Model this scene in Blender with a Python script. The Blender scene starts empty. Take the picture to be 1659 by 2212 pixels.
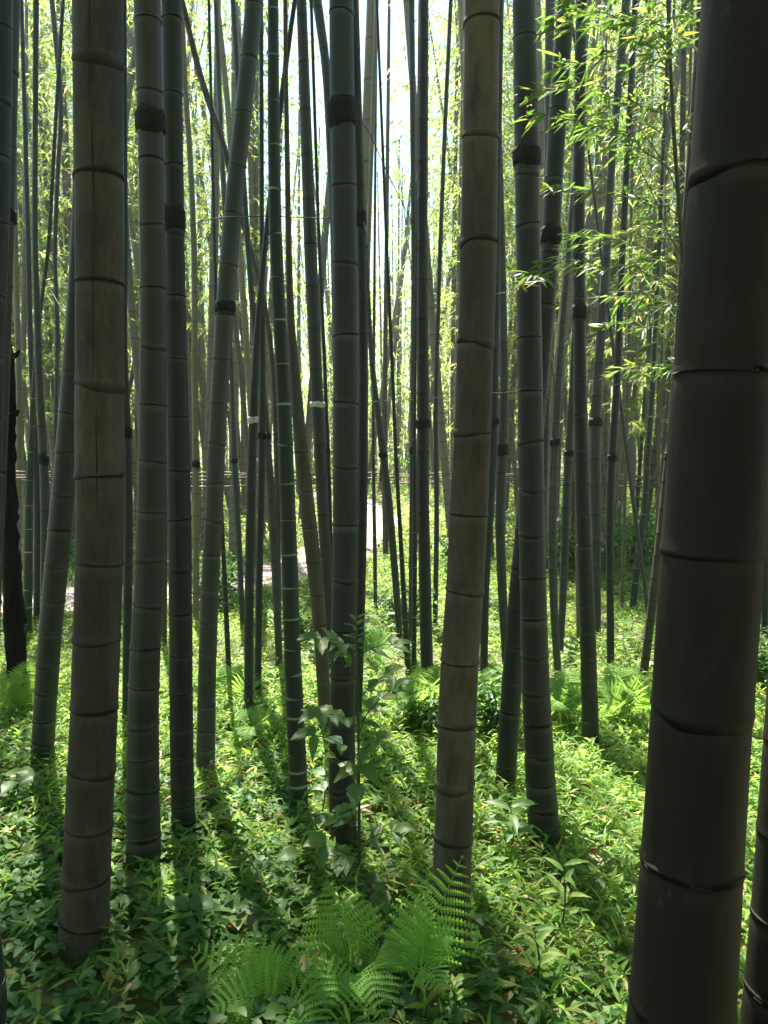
import bpy, math, random
import numpy as np
from mathutils import Vector, Matrix

rng = np.random.default_rng(7)
random.seed(7)
scene = bpy.context.scene
col = scene.collection
R = math.radians

# ------------------------------------------------------------------ camera
H = 1.5
F = 1661.0
CX, CY = 829.5, 1106.0
PITCH = math.atan((CY - 950) / F)
fw = np.array([0, math.cos(PITCH), -math.sin(PITCH)])
up = np.array([0, math.sin(PITCH), math.cos(PITCH)])
rt = np.array([1.0, 0, 0])
CAM = np.array([0, 0, H])
cam = bpy.data.cameras.new("camera")
camo = bpy.data.objects.new("camera", cam)
col.objects.link(camo)
camo.location = CAM
camo.rotation_euler = (math.pi / 2 - PITCH, 0, 0)
cam.sensor_fit = 'VERTICAL'
cam.sensor_height = 24
cam.lens = 24 * F / 2212
cam.clip_start = 0.05
cam.clip_end = 2000
scene.camera = camo


def ray(sx, sy):
    return rt * ((sx - CX) / F) + up * ((CY - sy) / F) + fw


def at(sx, sy, Y):
    d = ray(sx, sy)
    return CAM + d * (Y / d[1])


def ground(sx, sy, z=0.0):
    d = ray(sx, sy)
    return CAM + d * ((z - H) / d[2])


def dist(p):
    return float(np.dot(p - CAM, fw))


def project(p):
    q = np.asarray(p) - CAM
    k = F / np.dot(q, fw)
    return CX + np.dot(q, rt) * k, CY - np.dot(q, up) * k


def nrm(v):
    return v / np.maximum(np.linalg.norm(v, axis=-1, keepdims=True), 1e-9)


# ------------------------------------------------------------------ mesh building
class MB:
    def __init__(s):
        s.v, s.f, s.a, s.n = [], [], [], 0

    def add(s, v, faces, attr=None):
        v = np.asarray(v, dtype=np.float64).reshape(-1, 3)
        s.v.append(v)
        for f in (faces if isinstance(faces, (list, tuple)) else [faces]):
            f = np.asarray(f, dtype=np.int64)
            if len(f):
                s.f.append(f + s.n)
        s.a.append(np.zeros(len(v)) if attr is None else np.asarray(attr, dtype=np.float64))
        s.n += len(v)

    def mesh(s, name, mat, smooth=True):
        me = bpy.data.meshes.new(name)
        v = np.concatenate(s.v) if s.v else np.zeros((0, 3))
        me.vertices.add(len(v))
        me.vertices.foreach_set("co", v.astype(np.float32).ravel())
        idx = np.concatenate([f.ravel() for f in s.f])
        tot = np.concatenate([np.full(len(f), f.shape[1]) for f in s.f])
        st = np.concatenate([[0], np.cumsum(tot)[:-1]])
        me.loops.add(len(idx))
        me.loops.foreach_set("vertex_index", idx.astype(np.int32))
        me.polygons.add(len(tot))
        me.polygons.foreach_set("loop_start", st.astype(np.int32))
        me.polygons.foreach_set("use_smooth", np.full(len(tot), smooth))
        at_ = me.attributes.new("ring", 'FLOAT', 'POINT')
        at_.data.foreach_set("value", np.concatenate(s.a).astype(np.float32))
        me.materials.append(mat)
        me.update(calc_edges=True)
        return me

    def build(s, name, mat, parent=None, loc=None, smooth=True):
        return link(name, s.mesh(name, mat, smooth), parent, loc)


def link(name, me, parent=None, loc=None):
    o = bpy.data.objects.new(name, me)
    col.objects.link(o)
    if parent is not None:
        o.parent = parent
    if loc is not None:
        o.location = loc
    return o


def tag(o, label=None, cat=None, group=None, kind=None):
    if label: o["label"] = label
    if cat: o["category"] = cat
    if group: o["group"] = group
    if kind: o["kind"] = kind
    return o


def thing(name, loc, label, cat, group=None):
    o = bpy.data.objects.new(name, None)
    o.empty_display_size = 0.1
    col.objects.link(o)
    o.location = loc
    return tag(o, label, cat, group)


def tube(mb, pts, rad, n=6, attr=None):
    pts = np.asarray(pts, float)
    m = len(pts)
    rad = np.broadcast_to(np.asarray(rad, float), (m,))
    t = nrm(np.gradient(pts, axis=0))
    ref = np.array([1.0, 0, 0]) if abs(t[:, 0]).mean() < 0.8 else np.array([0, 0, 1.0])
    x = nrm(ref - t * (t @ ref)[:, None])
    y = np.cross(t, x)
    a = np.linspace(0, 2 * math.pi, n, endpoint=False)
    v = pts[:, None] + rad[:, None, None] * (np.cos(a)[None, :, None] * x[:, None] + np.sin(a)[None, :, None] * y[:, None])
    i = np.arange(m - 1)[:, None] * n
    j = np.arange(n)[None]
    k = (j + 1) % n
    f = np.stack([i + j, i + k, i + n + k, i + n + j], -1).reshape(-1, 4)
    mb.add(v.reshape(-1, 3), f, None if attr is None else np.repeat(attr, n))


def leaves(mb, P, D, N, L, W, droop=0.25, fold=0.25, fine=False, wide=0.4):
    P, D, N = np.atleast_2d(P), nrm(np.atleast_2d(D)), np.atleast_2d(N)
    n = len(P)
    L = np.broadcast_to(np.asarray(L, float), (n,))[:, None]
    W = np.broadcast_to(np.asarray(W, float), (n,))[:, None]
    droop = np.broadcast_to(np.asarray(droop, float), (n,))[:, None]
    S = nrm(np.cross(D, N))
    U = np.cross(S, D)
    Z = np.array([[0, 0, 1.0]])

    def q(t, w, h=0.0):
        return P + D * L * t - Z * droop * L * t * t + S * W * w + U * np.abs(w) * W * fold
    if fine:
        ts = ((0.16, 0.36), (wide, 0.5), (0.72, 0.30))
        vs = [q(0, 0)]
        for t, w in ts:
            vs += [q(t, w), q(t, 0), q(t, -w)]
        vs.append(q(1, 0))
        f = [(0, 2, 1), (0, 3, 2)]
        for a in (1, 4):
            f += [(a, a + 1, a + 4), (a, a + 4, a + 3), (a + 1, a + 2, a + 5), (a + 1, a + 5, a + 4)]
        f += [(7, 8, 10), (8, 9, 10)]
    else:
        vs = [q(0, 0), q(wide, 0.5), q(wide, 0), q(wide, -0.5), q(1, 0)]
        f = [(0, 2, 1), (0, 3, 2), (1, 2, 4), (2, 3, 4)]
    k = len(vs)
    v = np.stack(vs, 1).reshape(-1, 3)
    f = np.asarray(f)[None] + (np.arange(n) * k)[:, None, None]
    mb.add(v, f.reshape(-1, 3), np.repeat(rng.random(n), k))


# ------------------------------------------------------------------ materials
def newmat(name):
    m = bpy.data.materials.new(name)
    m.use_nodes = True
    nt = m.node_tree
    nt.nodes.clear()
    out = nt.nodes.new("ShaderNodeOutputMaterial")
    return m, nt, out


def nd(nt, t, **kw):
    n = nt.nodes.new(t)
    for k, v in kw.items():
        setattr(n, k, v)
    return n


def ramp(nt, fac, stops):
    r = nd(nt, "ShaderNodeValToRGB")
    e = r.color_ramp.elements
    e[0].position, e[0].color = stops[0][0], (*stops[0][1], 1)
    e[1].position, e[1].color = stops[-1][0], (*stops[-1][1], 1)
    for p, c in stops[1:-1]:
        x = e.new(p)
        x.color = (*c, 1)
    nt.links.new(fac, r.inputs[0])
    return r.outputs[0]


def mixc(nt, fac, a, b, mode='MIX'):
    m = nd(nt, "ShaderNodeMix", data_type='RGBA', blend_type=mode)
    for sock, v in ((m.inputs[0], fac), (m.inputs[6], a), (m.inputs[7], b)):
        if isinstance(v, (int, float)):
            sock.default_value = v
        elif isinstance(v, tuple):
            sock.default_value = (*v, 1)
        else:
            nt.links.new(v, sock)
    return m.outputs[2]


def noise(nt, scale, stretch=(1, 1, 1), detail=4, rough=0.55, rnd=True):
    tc = nd(nt, "ShaderNodeTexCoord")
    mp = nd(nt, "ShaderNodeMapping")
    mp.inputs['Scale'].default_value = stretch
    nt.links.new(tc.outputs['Object'], mp.inputs['Vector'])
    n = nd(nt, "ShaderNodeTexNoise", noise_dimensions='4D')
    n.inputs['Scale'].default_value = scale
    n.inputs['Detail'].default_value = detail
    n.inputs['Roughness'].default_value = rough
    nt.links.new(mp.outputs[0], n.inputs['Vector'])
    if rnd:
        oi = nd(nt, "ShaderNodeObjectInfo")
        mu = nd(nt, "ShaderNodeMath", operation='MULTIPLY')
        mu.inputs[1].default_value = 37.0
        nt.links.new(oi.outputs['Random'], mu.inputs[0])
        nt.links.new(mu.outputs[0], n.inputs['W'])
    return n.outputs[0]


def culm_mat(name, c1, c2, ringc, blot=None, blot_at=(0.5, 0.62), rough=0.5, spec=0.4, bump=0.15, ringmix=0.85, tint=None):
    m, nt, out = newmat(name)
    streak = noise(nt, 1.0, (70, 70, 2.2), 3)
    broad = noise(nt, 3.0, (1, 1, 0.5), 4)
    c = ramp(nt, streak, [(0.3, c1), (0.7, c2)])
    c = mixc(nt, 0.55, c, ramp(nt, broad, [(0.3, c1), (0.72, c2)]))
    if tint:
        t = ramp(nt, noise(nt, 1.3, (1, 1, 0.6), 3), [(0.38, (0, 0, 0)), (0.62, (1, 1, 1))])
        c = mixc(nt, t, c, tint)
    if blot:
        b = ramp(nt, noise(nt, 9.0, (1.9, 1.9, 0.62), 9, 0.72), [(blot_at[0], (0, 0, 0)), (blot_at[1], (1, 1, 1))])
        c = mixc(nt, b, c, blot)
    # pale lichen specks
    sp = ramp(nt, noise(nt, 26.0, (1, 1, 0.8), 5, 0.6), [(0.66, (0, 0, 0)), (0.76, (1, 1, 1))])
    c = mixc(nt, sp, c, mixc(nt, 0.35, c, (0.20, 0.21, 0.18)))
    a = nd(nt, "ShaderNodeAttribute", attribute_name="ring")
    pm = nd(nt, "ShaderNodeMath", operation='MULTIPLY', use_clamp=True)
    pm.inputs[1].default_value = -0.5
    nt.links.new(a.outputs['Fac'], pm.inputs[0])
    pn_ = nd(nt, "ShaderNodeMath", operation='MULTIPLY', use_clamp=True)
    nt.links.new(pm.outputs[0], pn_.inputs[0])
    nt.links.new(ramp(nt, noise(nt, 14.0, (1, 1, 0.5), 4), [(0.35, (0, 0, 0)), (0.65, (1.6, 1.6, 1.6))]), pn_.inputs[1])
    c = mixc(nt, pn_.outputs[0], c, (0.17, 0.18, 0.15))
    rm = nd(nt, "ShaderNodeMath", operation='MULTIPLY', use_clamp=True)
    rm.inputs[1].default_value = ringmix
    nt.links.new(a.outputs['Fac'], rm.inputs[0])
    c = mixc(nt, rm.outputs[0], c, ringc)
    oi = nd(nt, "ShaderNodeObjectInfo")
    hv = nd(nt, "ShaderNodeHueSaturation")
    wn = nd(nt, "ShaderNodeTexWhiteNoise", noise_dimensions='1D')
    nt.links.new(oi.outputs['Random'], wn.inputs['W'])
    hs = nd(nt, "ShaderNodeSeparateColor")
    nt.links.new(wn.outputs['Color'], hs.inputs[0])
    for src_, dst_, lo_, hi_ in ((0, 'Hue', 0.485, 0.525), (1, 'Saturation', 0.65, 1.25)):
        q_ = nd(nt, "ShaderNodeMapRange")
        q_.inputs[3].default_value, q_.inputs[4].default_value = lo_, hi_
        nt.links.new(hs.outputs[src_], q_.inputs[0])
        nt.links.new(q_.outputs[0], hv.inputs[dst_])
    mr = nd(nt, "ShaderNodeMapRange")
    mr.inputs[3].default_value, mr.inputs[4].default_value = 0.5, 0.9
    nt.links.new(oi.outputs['Random'], mr.inputs[0])
    nt.links.new(mr.outputs[0], hv.inputs['Value'])
    nt.links.new(c, hv.inputs['Color'])
    p = nd(nt, "ShaderNodeBsdfPrincipled")
    nt.links.new(hv.outputs[0], p.inputs['Base Color'])
    p.inputs['Roughness'].default_value = rough
    p.inputs['Specular IOR Level'].default_value = spec
    bp = nd(nt, "ShaderNodeBump")
    bp.inputs['Strength'].default_value = bump
    bp.inputs['Distance'].default_value = 0.004
    nt.links.new(noise(nt, 1.0, (90, 90, 7), 5, 0.6), bp.inputs['Height'])
    nt.links.new(bp.outputs[0], p.inputs['Normal'])
    nt.links.new(p.outputs[0], out.inputs[0])
    return m


DARKRING = (0.018, 0.020, 0.018)
M = {}
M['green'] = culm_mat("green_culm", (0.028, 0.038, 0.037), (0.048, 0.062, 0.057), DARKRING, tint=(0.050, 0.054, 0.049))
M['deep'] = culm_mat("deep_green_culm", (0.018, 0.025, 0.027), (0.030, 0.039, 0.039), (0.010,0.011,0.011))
M['white'] = culm_mat("white_ringed_culm", (0.020, 0.034, 0.028), (0.034, 0.050, 0.040), (0.42, 0.43, 0.36), ringmix=0.95)
M['tan'] = culm_mat("tan_culm", (0.120, 0.090, 0.066), (0.190, 0.148, 0.110), (0.018, 0.015, 0.012), blot=(0.040, 0.032, 0.026), blot_at=(0.44, 0.68), rough=0.7, spec=0.25, bump=0.4, tint=(0.085, 0.074, 0.060))
M['brown'] = culm_mat("brown_culm", (0.066, 0.056, 0.044), (0.105, 0.090, 0.070), (0.018, 0.015, 0.012), blot=(0.035, 0.030, 0.024), blot_at=(0.52, 0.72), rough=0.6, spec=0.3)
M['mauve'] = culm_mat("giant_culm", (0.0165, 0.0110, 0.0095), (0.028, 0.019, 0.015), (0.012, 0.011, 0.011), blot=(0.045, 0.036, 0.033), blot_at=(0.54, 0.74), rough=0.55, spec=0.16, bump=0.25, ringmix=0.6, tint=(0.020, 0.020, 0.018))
M['far'] = culm_mat("grove_culm", (0.10, 0.115, 0.06), (0.18, 0.19, 0.11), (0.05, 0.054, 0.036), tint=(0.19, 0.165, 0.105))  # olive culm, lightened so the fade with distance is partly in its colour
M['bark'] = culm_mat("dead_bark", (0.010, 0.009, 0.009), (0.028, 0.024, 0.021), (0.02, 0.02, 0.02), blot=(0.11, 0.09, 0.07), blot_at=(0.62, 0.7), rough=0.9, spec=0.1, bump=1.0)


def leaf_mat(name, stops, trans, tmix=0.45, rough=0.42, spec=0.4):
    m, nt, out = newmat(name)
    a = nd(nt, "ShaderNodeAttribute", attribute_name="ring")
    c = ramp(nt, a.outputs['Fac'], stops)
    p = nd(nt, "ShaderNodeBsdfPrincipled")
    nt.links.new(c, p.inputs['Base Color'])
    p.inputs['Roughness'].default_value = rough
    p.inputs['Specular IOR Level'].default_value = spec
    t = nd(nt, "ShaderNodeBsdfTranslucent")
    nt.links.new(mixc(nt, 1.0, c, trans, 'MULTIPLY'), t.inputs[0])
    mx = nd(nt, "ShaderNodeMixShader")
    mx.inputs[0].default_value = tmix
    nt.links.new(p.outputs[0], mx.inputs[1])
    nt.links.new(t.outputs[0], mx.inputs[2])
    nt.links.new(mx.outputs[0], out.inputs[0])
    return m


M['leaf'] = leaf_mat("bamboo_leaf", [(0, (0.060, 0.115, 0.022)), (0.5, (0.10, 0.155, 0.030)), (0.85, (0.15, 0.18, 0.04)), (1, (0.24, 0.20, 0.07))], (3.2, 3.1, 3.0), 0.5, 0.5, 0.3)
M['cover'] = leaf_mat("cover_leaf", [(0, (0.060, 0.145, 0.034)), (0.5, (0.128, 0.225, 0.048)), (0.93, (0.21, 0.27, 0.065)), (1, (0.25, 0.20, 0.09))], (3.1, 2.8, 1.6), 0.52, 0.5, 0.25)
M['broad'] = leaf_mat("broad_leaf", [(0, (0.032, 0.085, 0.026)), (0.6, (0.055, 0.125, 0.032)), (1, (0.095, 0.17, 0.042))], (3.0, 3.0, 1.4), 0.45, 0.5, 0.3)  # base darkened to put deeper shade into the front ground cover
M['young'] = leaf_mat("young_bamboo_leaf", [(0, (0.035, 0.075, 0.022)), (0.55, (0.06, 0.115, 0.028)), (0.9, (0.10, 0.15, 0.035)), (1, (0.20, 0.15, 0.06))], (3.0, 3.0, 1.6), 0.42, 0.45, 0.35)
M['sapling'] = leaf_mat("sapling_leaf", [(0, (0.055, 0.115, 0.04)), (0.7, (0.080, 0.15, 0.045)), (1, (0.13, 0.17, 0.04))], (3.2, 3.1, 1.5), 0.5, 0.45, 0.4)
M['fern'] = leaf_mat("fern_leaf", [(0, (0.12, 0.235, 0.065)), (1, (0.18, 0.30, 0.085))], (2.3, 2.1, 1.3), 0.45, 0.55, 0.25)
M['frontfern'] = leaf_mat("brightened_fern_leaf", [(0, (0.14, 0.29, 0.06)), (1, (0.20, 0.37, 0.085))], (2.5, 2.3, 1.3), 0.48, 0.55, 0.25)  # brighter copy of the fern leaf; sun on the front fronds is in the colour
M['dry'] = leaf_mat("dry_leaf", [(0, (0.20, 0.13, 0.075)), (0.6, (0.36, 0.25, 0.17)), (1, (0.45, 0.33, 0.25))], (1, 0.9, 0.8), 0.15, 0.7)


def plain(name, c1, c2, scale=20, stretch=(1, 1, 1), rough=0.7, bump=0.3, metal=0.0):
    m, nt, out = newmat(name)
    n = noise(nt, scale, stretch, 5, 0.6)
    p = nd(nt, "ShaderNodeBsdfPrincipled")
    nt.links.new(ramp(nt, n, [(0.3, c1), (0.7, c2)]), p.inputs['Base Color'])
    p.inputs['Roughness'].default_value = rough
    p.inputs['Metallic'].default_value = metal
    bp = nd(nt, "ShaderNodeBump")
    bp.inputs['Strength'].default_value = bump
    bp.inputs['Distance'].default_value = 0.01
    nt.links.new(n, bp.inputs['Height'])
    nt.links.new(bp.outputs[0], p.inputs['Normal'])
    nt.links.new(p.outputs[0], out.inputs[0])
    return m


M['band'] = plain("black_band", (0.003, 0.003, 0.004), (0.010, 0.009, 0.010), 60, rough=0.85, bump=0.8)
M['paleband'] = plain("pale_binding", (0.35, 0.36, 0.32), (0.6, 0.6, 0.56), 40)
M['wire'] = plain("dark_wire", (0.02, 0.018, 0.018), (0.06, 0.05, 0.045), 40)
M['twig'] = plain("twig", (0.06, 0.07, 0.03), (0.13, 0.13, 0.06), 30)
M['stem'] = plain("green_stem", (0.03, 0.045, 0.02), (0.06, 0.08, 0.03), 30)
M['post'] = plain("rusty_post", (0.07, 0.022, 0.018), (0.13, 0.045, 0.035), 30)
M['rail'] = plain("dry_rail", (0.09, 0.065, 0.05), (0.20, 0.145, 0.115), 60, (1, 1, 1))
M['mesh'] = plain("galvanised_wire", (0.16, 0.165, 0.16), (0.28, 0.285, 0.28), 30, rough=0.5, metal=0.3)
M['berry'] = plain("red_berry", (0.20, 0.012, 0.008), (0.34, 0.022, 0.012), 200, rough=0.4)
M['soil'] = plain("forest_soil", (0.045, 0.052, 0.022), (0.115, 0.105, 0.05), 6, rough=0.95, bump=0.6)


def path_mat():
    m, nt, out = newmat("paved_path")
    tc = nd(nt, "ShaderNodeTexCoord")
    br = nd(nt, "ShaderNodeTexBrick")
    br.inputs['Scale'].default_value = 5.0
    br.inputs['Color1'].default_value = (0.30, 0.25, 0.225, 1)
    br.inputs['Color2'].default_value = (0.38, 0.325, 0.295, 1)
    br.inputs['Mortar'].default_value = (0.22, 0.18, 0.16, 1)
    br.inputs['Mortar Size'].default_value = 0.02
    nt.links.new(tc.outputs['Object'], br.inputs['Vector'])
    dirt = ramp(nt, noise(nt, 3.5, (1, 1, 1), 7, 0.65), [(0.5, (0, 0, 0)), (0.62, (1, 1, 1))])
    c = mixc(nt, dirt, br.outputs[0], (0.27, 0.20, 0.155))
    p = nd(nt, "ShaderNodeBsdfPrincipled")
    nt.links.new(c, p.inputs['Base Color'])
    p.inputs['Roughness'].default_value = 0.85
    nt.links.new(p.outputs[0], out.inputs[0])
    return m


M['path'] = path_mat()

# ------------------------------------------------------------------ light
SUN_EL, SUN_AZ = R(61), R(-15)          # azimuth measured from +Y towards +X
sd = np.array([math.sin(SUN_AZ) * math.cos(SUN_EL), math.cos(SUN_AZ) * math.cos(SUN_EL), math.sin(SUN_EL)])
w = bpy.data.worlds.new("World")
scene.world = w
w.use_nodes = True
nt = w.node_tree
bg = nt.nodes["Background"]
sky = nd(nt, "ShaderNodeTexSky", sky_type='NISHITA')
sky.sun_disc = False
sky.sun_elevation = SUN_EL
sky.sun_rotation = SUN_AZ
sky.air_density = 1.5
sky.dust_density = 0.6
sky.ozone_density = 4.0
nt.links.new(sky.outputs[0], bg.inputs[0])
bg.inputs[1].default_value = 0.05
sl = bpy.data.lights.new("sun", 'SUN')
sl.energy = 5.0
sl.angle = R(0.6)
sl.color = (1.0, 0.94, 0.82)
so = bpy.data.objects.new("sun", sl)
col.objects.link(so)
so.rotation_euler = Vector(-sd).to_track_quat('-Z', 'Y').to_euler()
vs = scene.view_settings
vs.view_transform = 'Standard'
vs.look = 'None'
vs.exposure = 2.7
vs.gamma = 1.0
vs.use_curve_mapping = False
cy = scene.cycles
cy.max_bounces = 7
cy.diffuse_bounces = 4
cy.glossy_bounces = 2
cy.transmission_bounces = 4
cy.use_denoising = True

# ------------------------------------------------------------------ ground and path
def gz(x, y):
    return 0.025 * np.sin(x * 1.3 + 0.7) * np.cos(y * 0.9) + 0.015 * np.sin(x * 3.1 + y * 2.3)


def sheet(xs, ys, zf):
    X, Y = np.meshgrid(xs, ys)
    v = np.stack([X, Y, zf(X, Y)], -1).reshape(-1, 3)
    nx = len(xs)
    i = (np.arange(len(ys) - 1)[:, None] * nx + np.arange(nx - 1)[None]).ravel()
    return v, np.stack([i, i + 1, i + 1 + nx, i + nx], -1)


mb = MB()
xs = np.concatenate([[-250, -160, -100, -50], np.linspace(-25, 25, 140), [50, 100, 160, 250]])
ys = np.concatenate([[-250, -60, -15], np.linspace(-5, 45, 140), [70, 120, 180, 250]])
mb.add(*sheet(xs, ys, gz))
tag(mb.build("ground", M['soil']), kind="structure")

PATH = np.array([(-9, 5.2), (-6, 5.9), (-3.6, 6.75), (-2.0, 7.55), (-0.95, 8.7), (-0.45, 10.6), (-0.25, 13), (-0.30, 16), (-0.9, 19.5), (-3.0, 22.5), (-7, 25), (-14, 27)])


def dense(poly, n):
    poly = np.asarray(poly, float)
    s = np.concatenate([[0], np.cumsum(np.linalg.norm(np.diff(poly, axis=0), axis=1))])
    # smooth by averaging a linear resample
    u = np.linspace(0, s[-1], n)
    p = np.stack([np.interp(u, s, poly[:, k]) for k in range(poly.shape[1])], 1)
    for _ in range(max(1, n // 14)):
        p[1:-1] = (p[:-2] + 2 * p[1:-1] + p[2:]) / 4
    return p


pc = dense(PATH, 90)
t = nrm(np.gradient(pc, axis=0))
nn = np.stack([-t[:, 1], t[:, 0]], 1)
PW = 0.55
prow = []
for k in np.linspace(-1, 1, 7):
    q = pc + nn * (PW * k + 0.03 * np.sin(np.arange(90) * 1.7 + k)[:, None])
    prow.append(np.concatenate([q, (gz(q[:, 0], q[:, 1]) + 0.012)[:, None]], 1))
v = np.stack(prow, 1).reshape(-1, 3)
i = (np.arange(89)[:, None] * 7 + np.arange(6)[None]).ravel()
mb = MB()
mb.add(v, np.stack([i, i + 7, i + 8, i + 1], -1))
tag(mb.build("path", M['path']), kind="structure")


def path_dist(x, y):
    d = np.full(np.shape(x), 1e9)
    for p in pc[::2]:
        d = np.minimum(d, np.hypot(x - p[0], y - p[1]))
    return d


# ------------------------------------------------------------------ bamboo culms
NEARP = [(-0.60, 1.0, 0), (-0.26, 0.995, -0.45), (-0.07, 0.985, -0.7), (-0.035, 0.985, 0.75), (-0.005, 1.0, 1.0), (0.015, 1.05, 0.6), (0.06, 1.055, 0.1), (0.13, 1.02, 0), (0.32, 1.0, 0)]
GIANTP = [(-0.5, 1.0, 0), (-0.10, 0.99, -0.25), (-0.05, 0.988, 0.3), (-0.012, 0.992, 1.0), (0.004, 1.022, 0.8), (0.02, 1.03, 0.15), (0.07, 1.022, 0.0), (0.16, 1.006, 0), (0.4, 1.0, 0)]
FARP = [(-0.35, 1.0, 0.0), (-0.10, 1.0, 0.55), (0.0, 1.05, 1.0), (0.12, 1.05, 0.25), (0.3, 1.0, 0.0)]
WHITEP = [(-0.34, 1.0, 0.0), (-0.17, 1.0, 0.15), (-0.15, 1.01, 1.0), (-0.02, 1.02, 1.0), (0.0, 1.045, 0.0), (0.10, 1.03, 0), (0.3, 1.0, 0)]


def culm(cz, cpos, crad, nodes, nseg, prof, rough=0.0):
    """cz ascending heights, cpos (n,3) centres, crad radii, nodes heights."""
    z0, z1 = cz[0], cz[-1]
    st = {}
    for z in np.linspace(z0, z1, max(12, int((z1 - z0) / 0.35))):
        st[round(float(z), 4)] = (1.0, 0.0)
    for q in nodes:
        r = np.interp(q, cz, crad)
        for k in [k for k in st if abs(k - q) < 0.36 * r]:
            del st[k]
        for o, s, a in prof:
            k = round(float(q + o * r), 4)
            if z0 < k < z1:
                st[k] = (s, a)
    zs = np.array(sorted(st))
    sc = np.array([st[k][0] for k in sorted(st)])
    at_ = np.array([st[k][1] for k in sorted(st)])
    P = np.stack([np.interp(zs, cz, cpos[:, k]) for k in range(3)], 1)
    rad = np.interp(zs, cz, crad) * sc
    # internodes are very slightly waisted and out of line
    if len(nodes) > 1:
        ns = np.array(sorted(nodes))
        kk = np.searchsorted(ns, zs)
        jit = rng.normal(0, 0.018, (len(ns) + 2, 2))
        P[:, :2] += jit[kk] * rad[:, None] * (0.25 if nseg >= 40 else 0.45)
    mbx = MB()
    tube(mbx, P, rad, nseg, at_)
    if rough:
        v = mbx.v[0]
        v += rng.normal(0, rough, v.shape) * [1, 1, 0.3]
    return mbx


def band(z0, z1, cz, cpos, crad, mat, parent, lump=1.0, name="band"):
    n, m = 26, 9
    a = np.linspace(0, 2 * math.pi, n, endpoint=False)
    zs = np.linspace(z0, z1, m)
    prof = np.array([1.0, 1.13, 1.17, 1.15, 1.18, 1.15, 1.18, 1.12, 1.0])
    c = np.stack([np.interp(zs, cz, cpos[:, k]) for k in range(3)], 1)
    r = np.interp(zs, cz, crad)
    side = rng.uniform(0, 6.28)
    rad = r[:, None] * (1 + (prof[:, None] - 1) * lump * (0.75 + 0.5 * rng.random((m, n))) + 0.07 * lump * np.exp(-((np.angle(np.exp(1j * (a - side)))) / 0.5) ** 2)[None] * (prof[:, None] > 1.05))
    zj = zs[:, None] + rng.normal(0, (z1 - z0) * 0.03, (m, n))
    zj[0] += (z1 - z0) * 0.10 * np.sin(a * 2 + side)
    zj[-1] += (z1 - z0) * 0.08 * np.sin(a * 3 + side)
    v = np.stack([c[:, 0][:, None] + rad * np.cos(a), c[:, 1][:, None] + rad * np.sin(a), zj], -1)
    i = np.arange(m - 1)[:, None] * n
    j = np.arange(n)[None]
    k = (j + 1) % n
    mbx = MB()
    mbx.add(v.reshape(-1, 3), np.stack([i + j, i + k, i + n + k, i + n + j], -1).reshape(-1, 4))
    return mbx.build(name, mat, parent)


# ------------------------------------------------------------------ foliage (shared crowns)
def branch_spray(lf, tw, p0, az, length, rise, nt_, leafn, L, W, droop=0.9, twr=0.0035, spread=0.35):
    """One bamboo branch: an arching axis with short twigs that end in fans of leaves."""
    m = 7
    s = np.linspace(0, 1, m)
    d = np.array([math.cos(az), math.sin(az), 0])
    pts = p0 + d * (length * s * math.cos(rise))[:, None] + np.array([0, 0, 1.0]) * (length * (s * math.sin(rise) - 0.45 * droop * s ** 2.2))[:, None]
    pts[1:] += rng.normal(0, 0.02 * length, (m - 1, 3))
    tube(tw, pts, np.linspace(twr, twr * 0.35, m), 3)
    T = np.linspace(0.22, 1.0, nt_)
    for tt in T:
        p = np.array([np.interp(tt, s, pts[:, k]) for k in range(3)])
        a2 = az + rng.choice([-1, 1]) * rng.uniform(0.2, 1.2)
        tl = spread * length * (1.1 - 0.6 * tt) * rng.uniform(0.4, 1.1)
        e = p + np.array([math.cos(a2), math.sin(a2), rng.uniform(-0.35, 0.35)]) * tl
        tube(tw, np.stack([p, (p + e) / 2 + [0, 0, 0.08 * tl], e]), [twr * 0.5, twr * 0.4, twr * 0.25], 3)
        n = max(2, int(rng.poisson(leafn)))
        f = rng.random(n) ** 0.6
        P = p + (e - p) * f[:, None]
        aa = a2 + rng.normal(0, 0.75, n)
        el = rng.uniform(-0.85, 0.25, n)
        D = np.stack([np.cos(aa) * np.cos(el), np.sin(aa) * np.cos(el), np.sin(el)], 1)
        N = np.array([0, 0, 1.0]) + rng.normal(0, 0.45, (n, 3))
        leaves(lf, P, D, N, L * rng.uniform(0.6, 1.25, n), W * rng.uniform(0.7, 1.2, n), rng.uniform(0.05, 0.4, n), 0.2)


def crown(z0, z1, step, blen, L, W, leafn=5, nt_=6, seed=0):
    global rng
    keep = rng
    rng = np.random.default_rng(seed)
    lf, tw = MB(), MB()
    z = z0
    az = rng.uniform(0, 6.28)
    while z < z1:
        az += math.pi + rng.uniform(-0.7, 0.7)
        u = (z - z0) / (z1 - z0)
        env = 0.45 + 0.9 * math.sin(math.pi * min(1, 0.15 + 0.8 * u))
        for _ in range(2):
            branch_spray(lf, tw, np.array([0, 0, z]), az + rng.uniform(-0.5, 0.5), blen * env * rng.uniform(0.5, 1.15), rng.uniform(0.35, 0.95), nt_, leafn, L, W)
        z += step * rng.uniform(0.7, 1.3)
    rng = keep
    return lf.mesh("foliage", M['leaf'], False), tw.mesh("branches", M['twig'], False)


FARCROWN = [crown(2.3 + 0.55 * k, 10.5, 0.30, 1.25, 0.15, 0.024, 5, 6, 100 + k) for k in range(6)]
TOPCROWN = [crown(0.0, 4.5, 0.24, 1.35, 0.13, 0.021, 5, 7, 200 + k) for k in range(4)]
LOWCROWN = [crown(0.0, 3.2, 0.34, 0.9, 0.12, 0.019, 5, 5, 300 + k) for k in range(3)]


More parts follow.
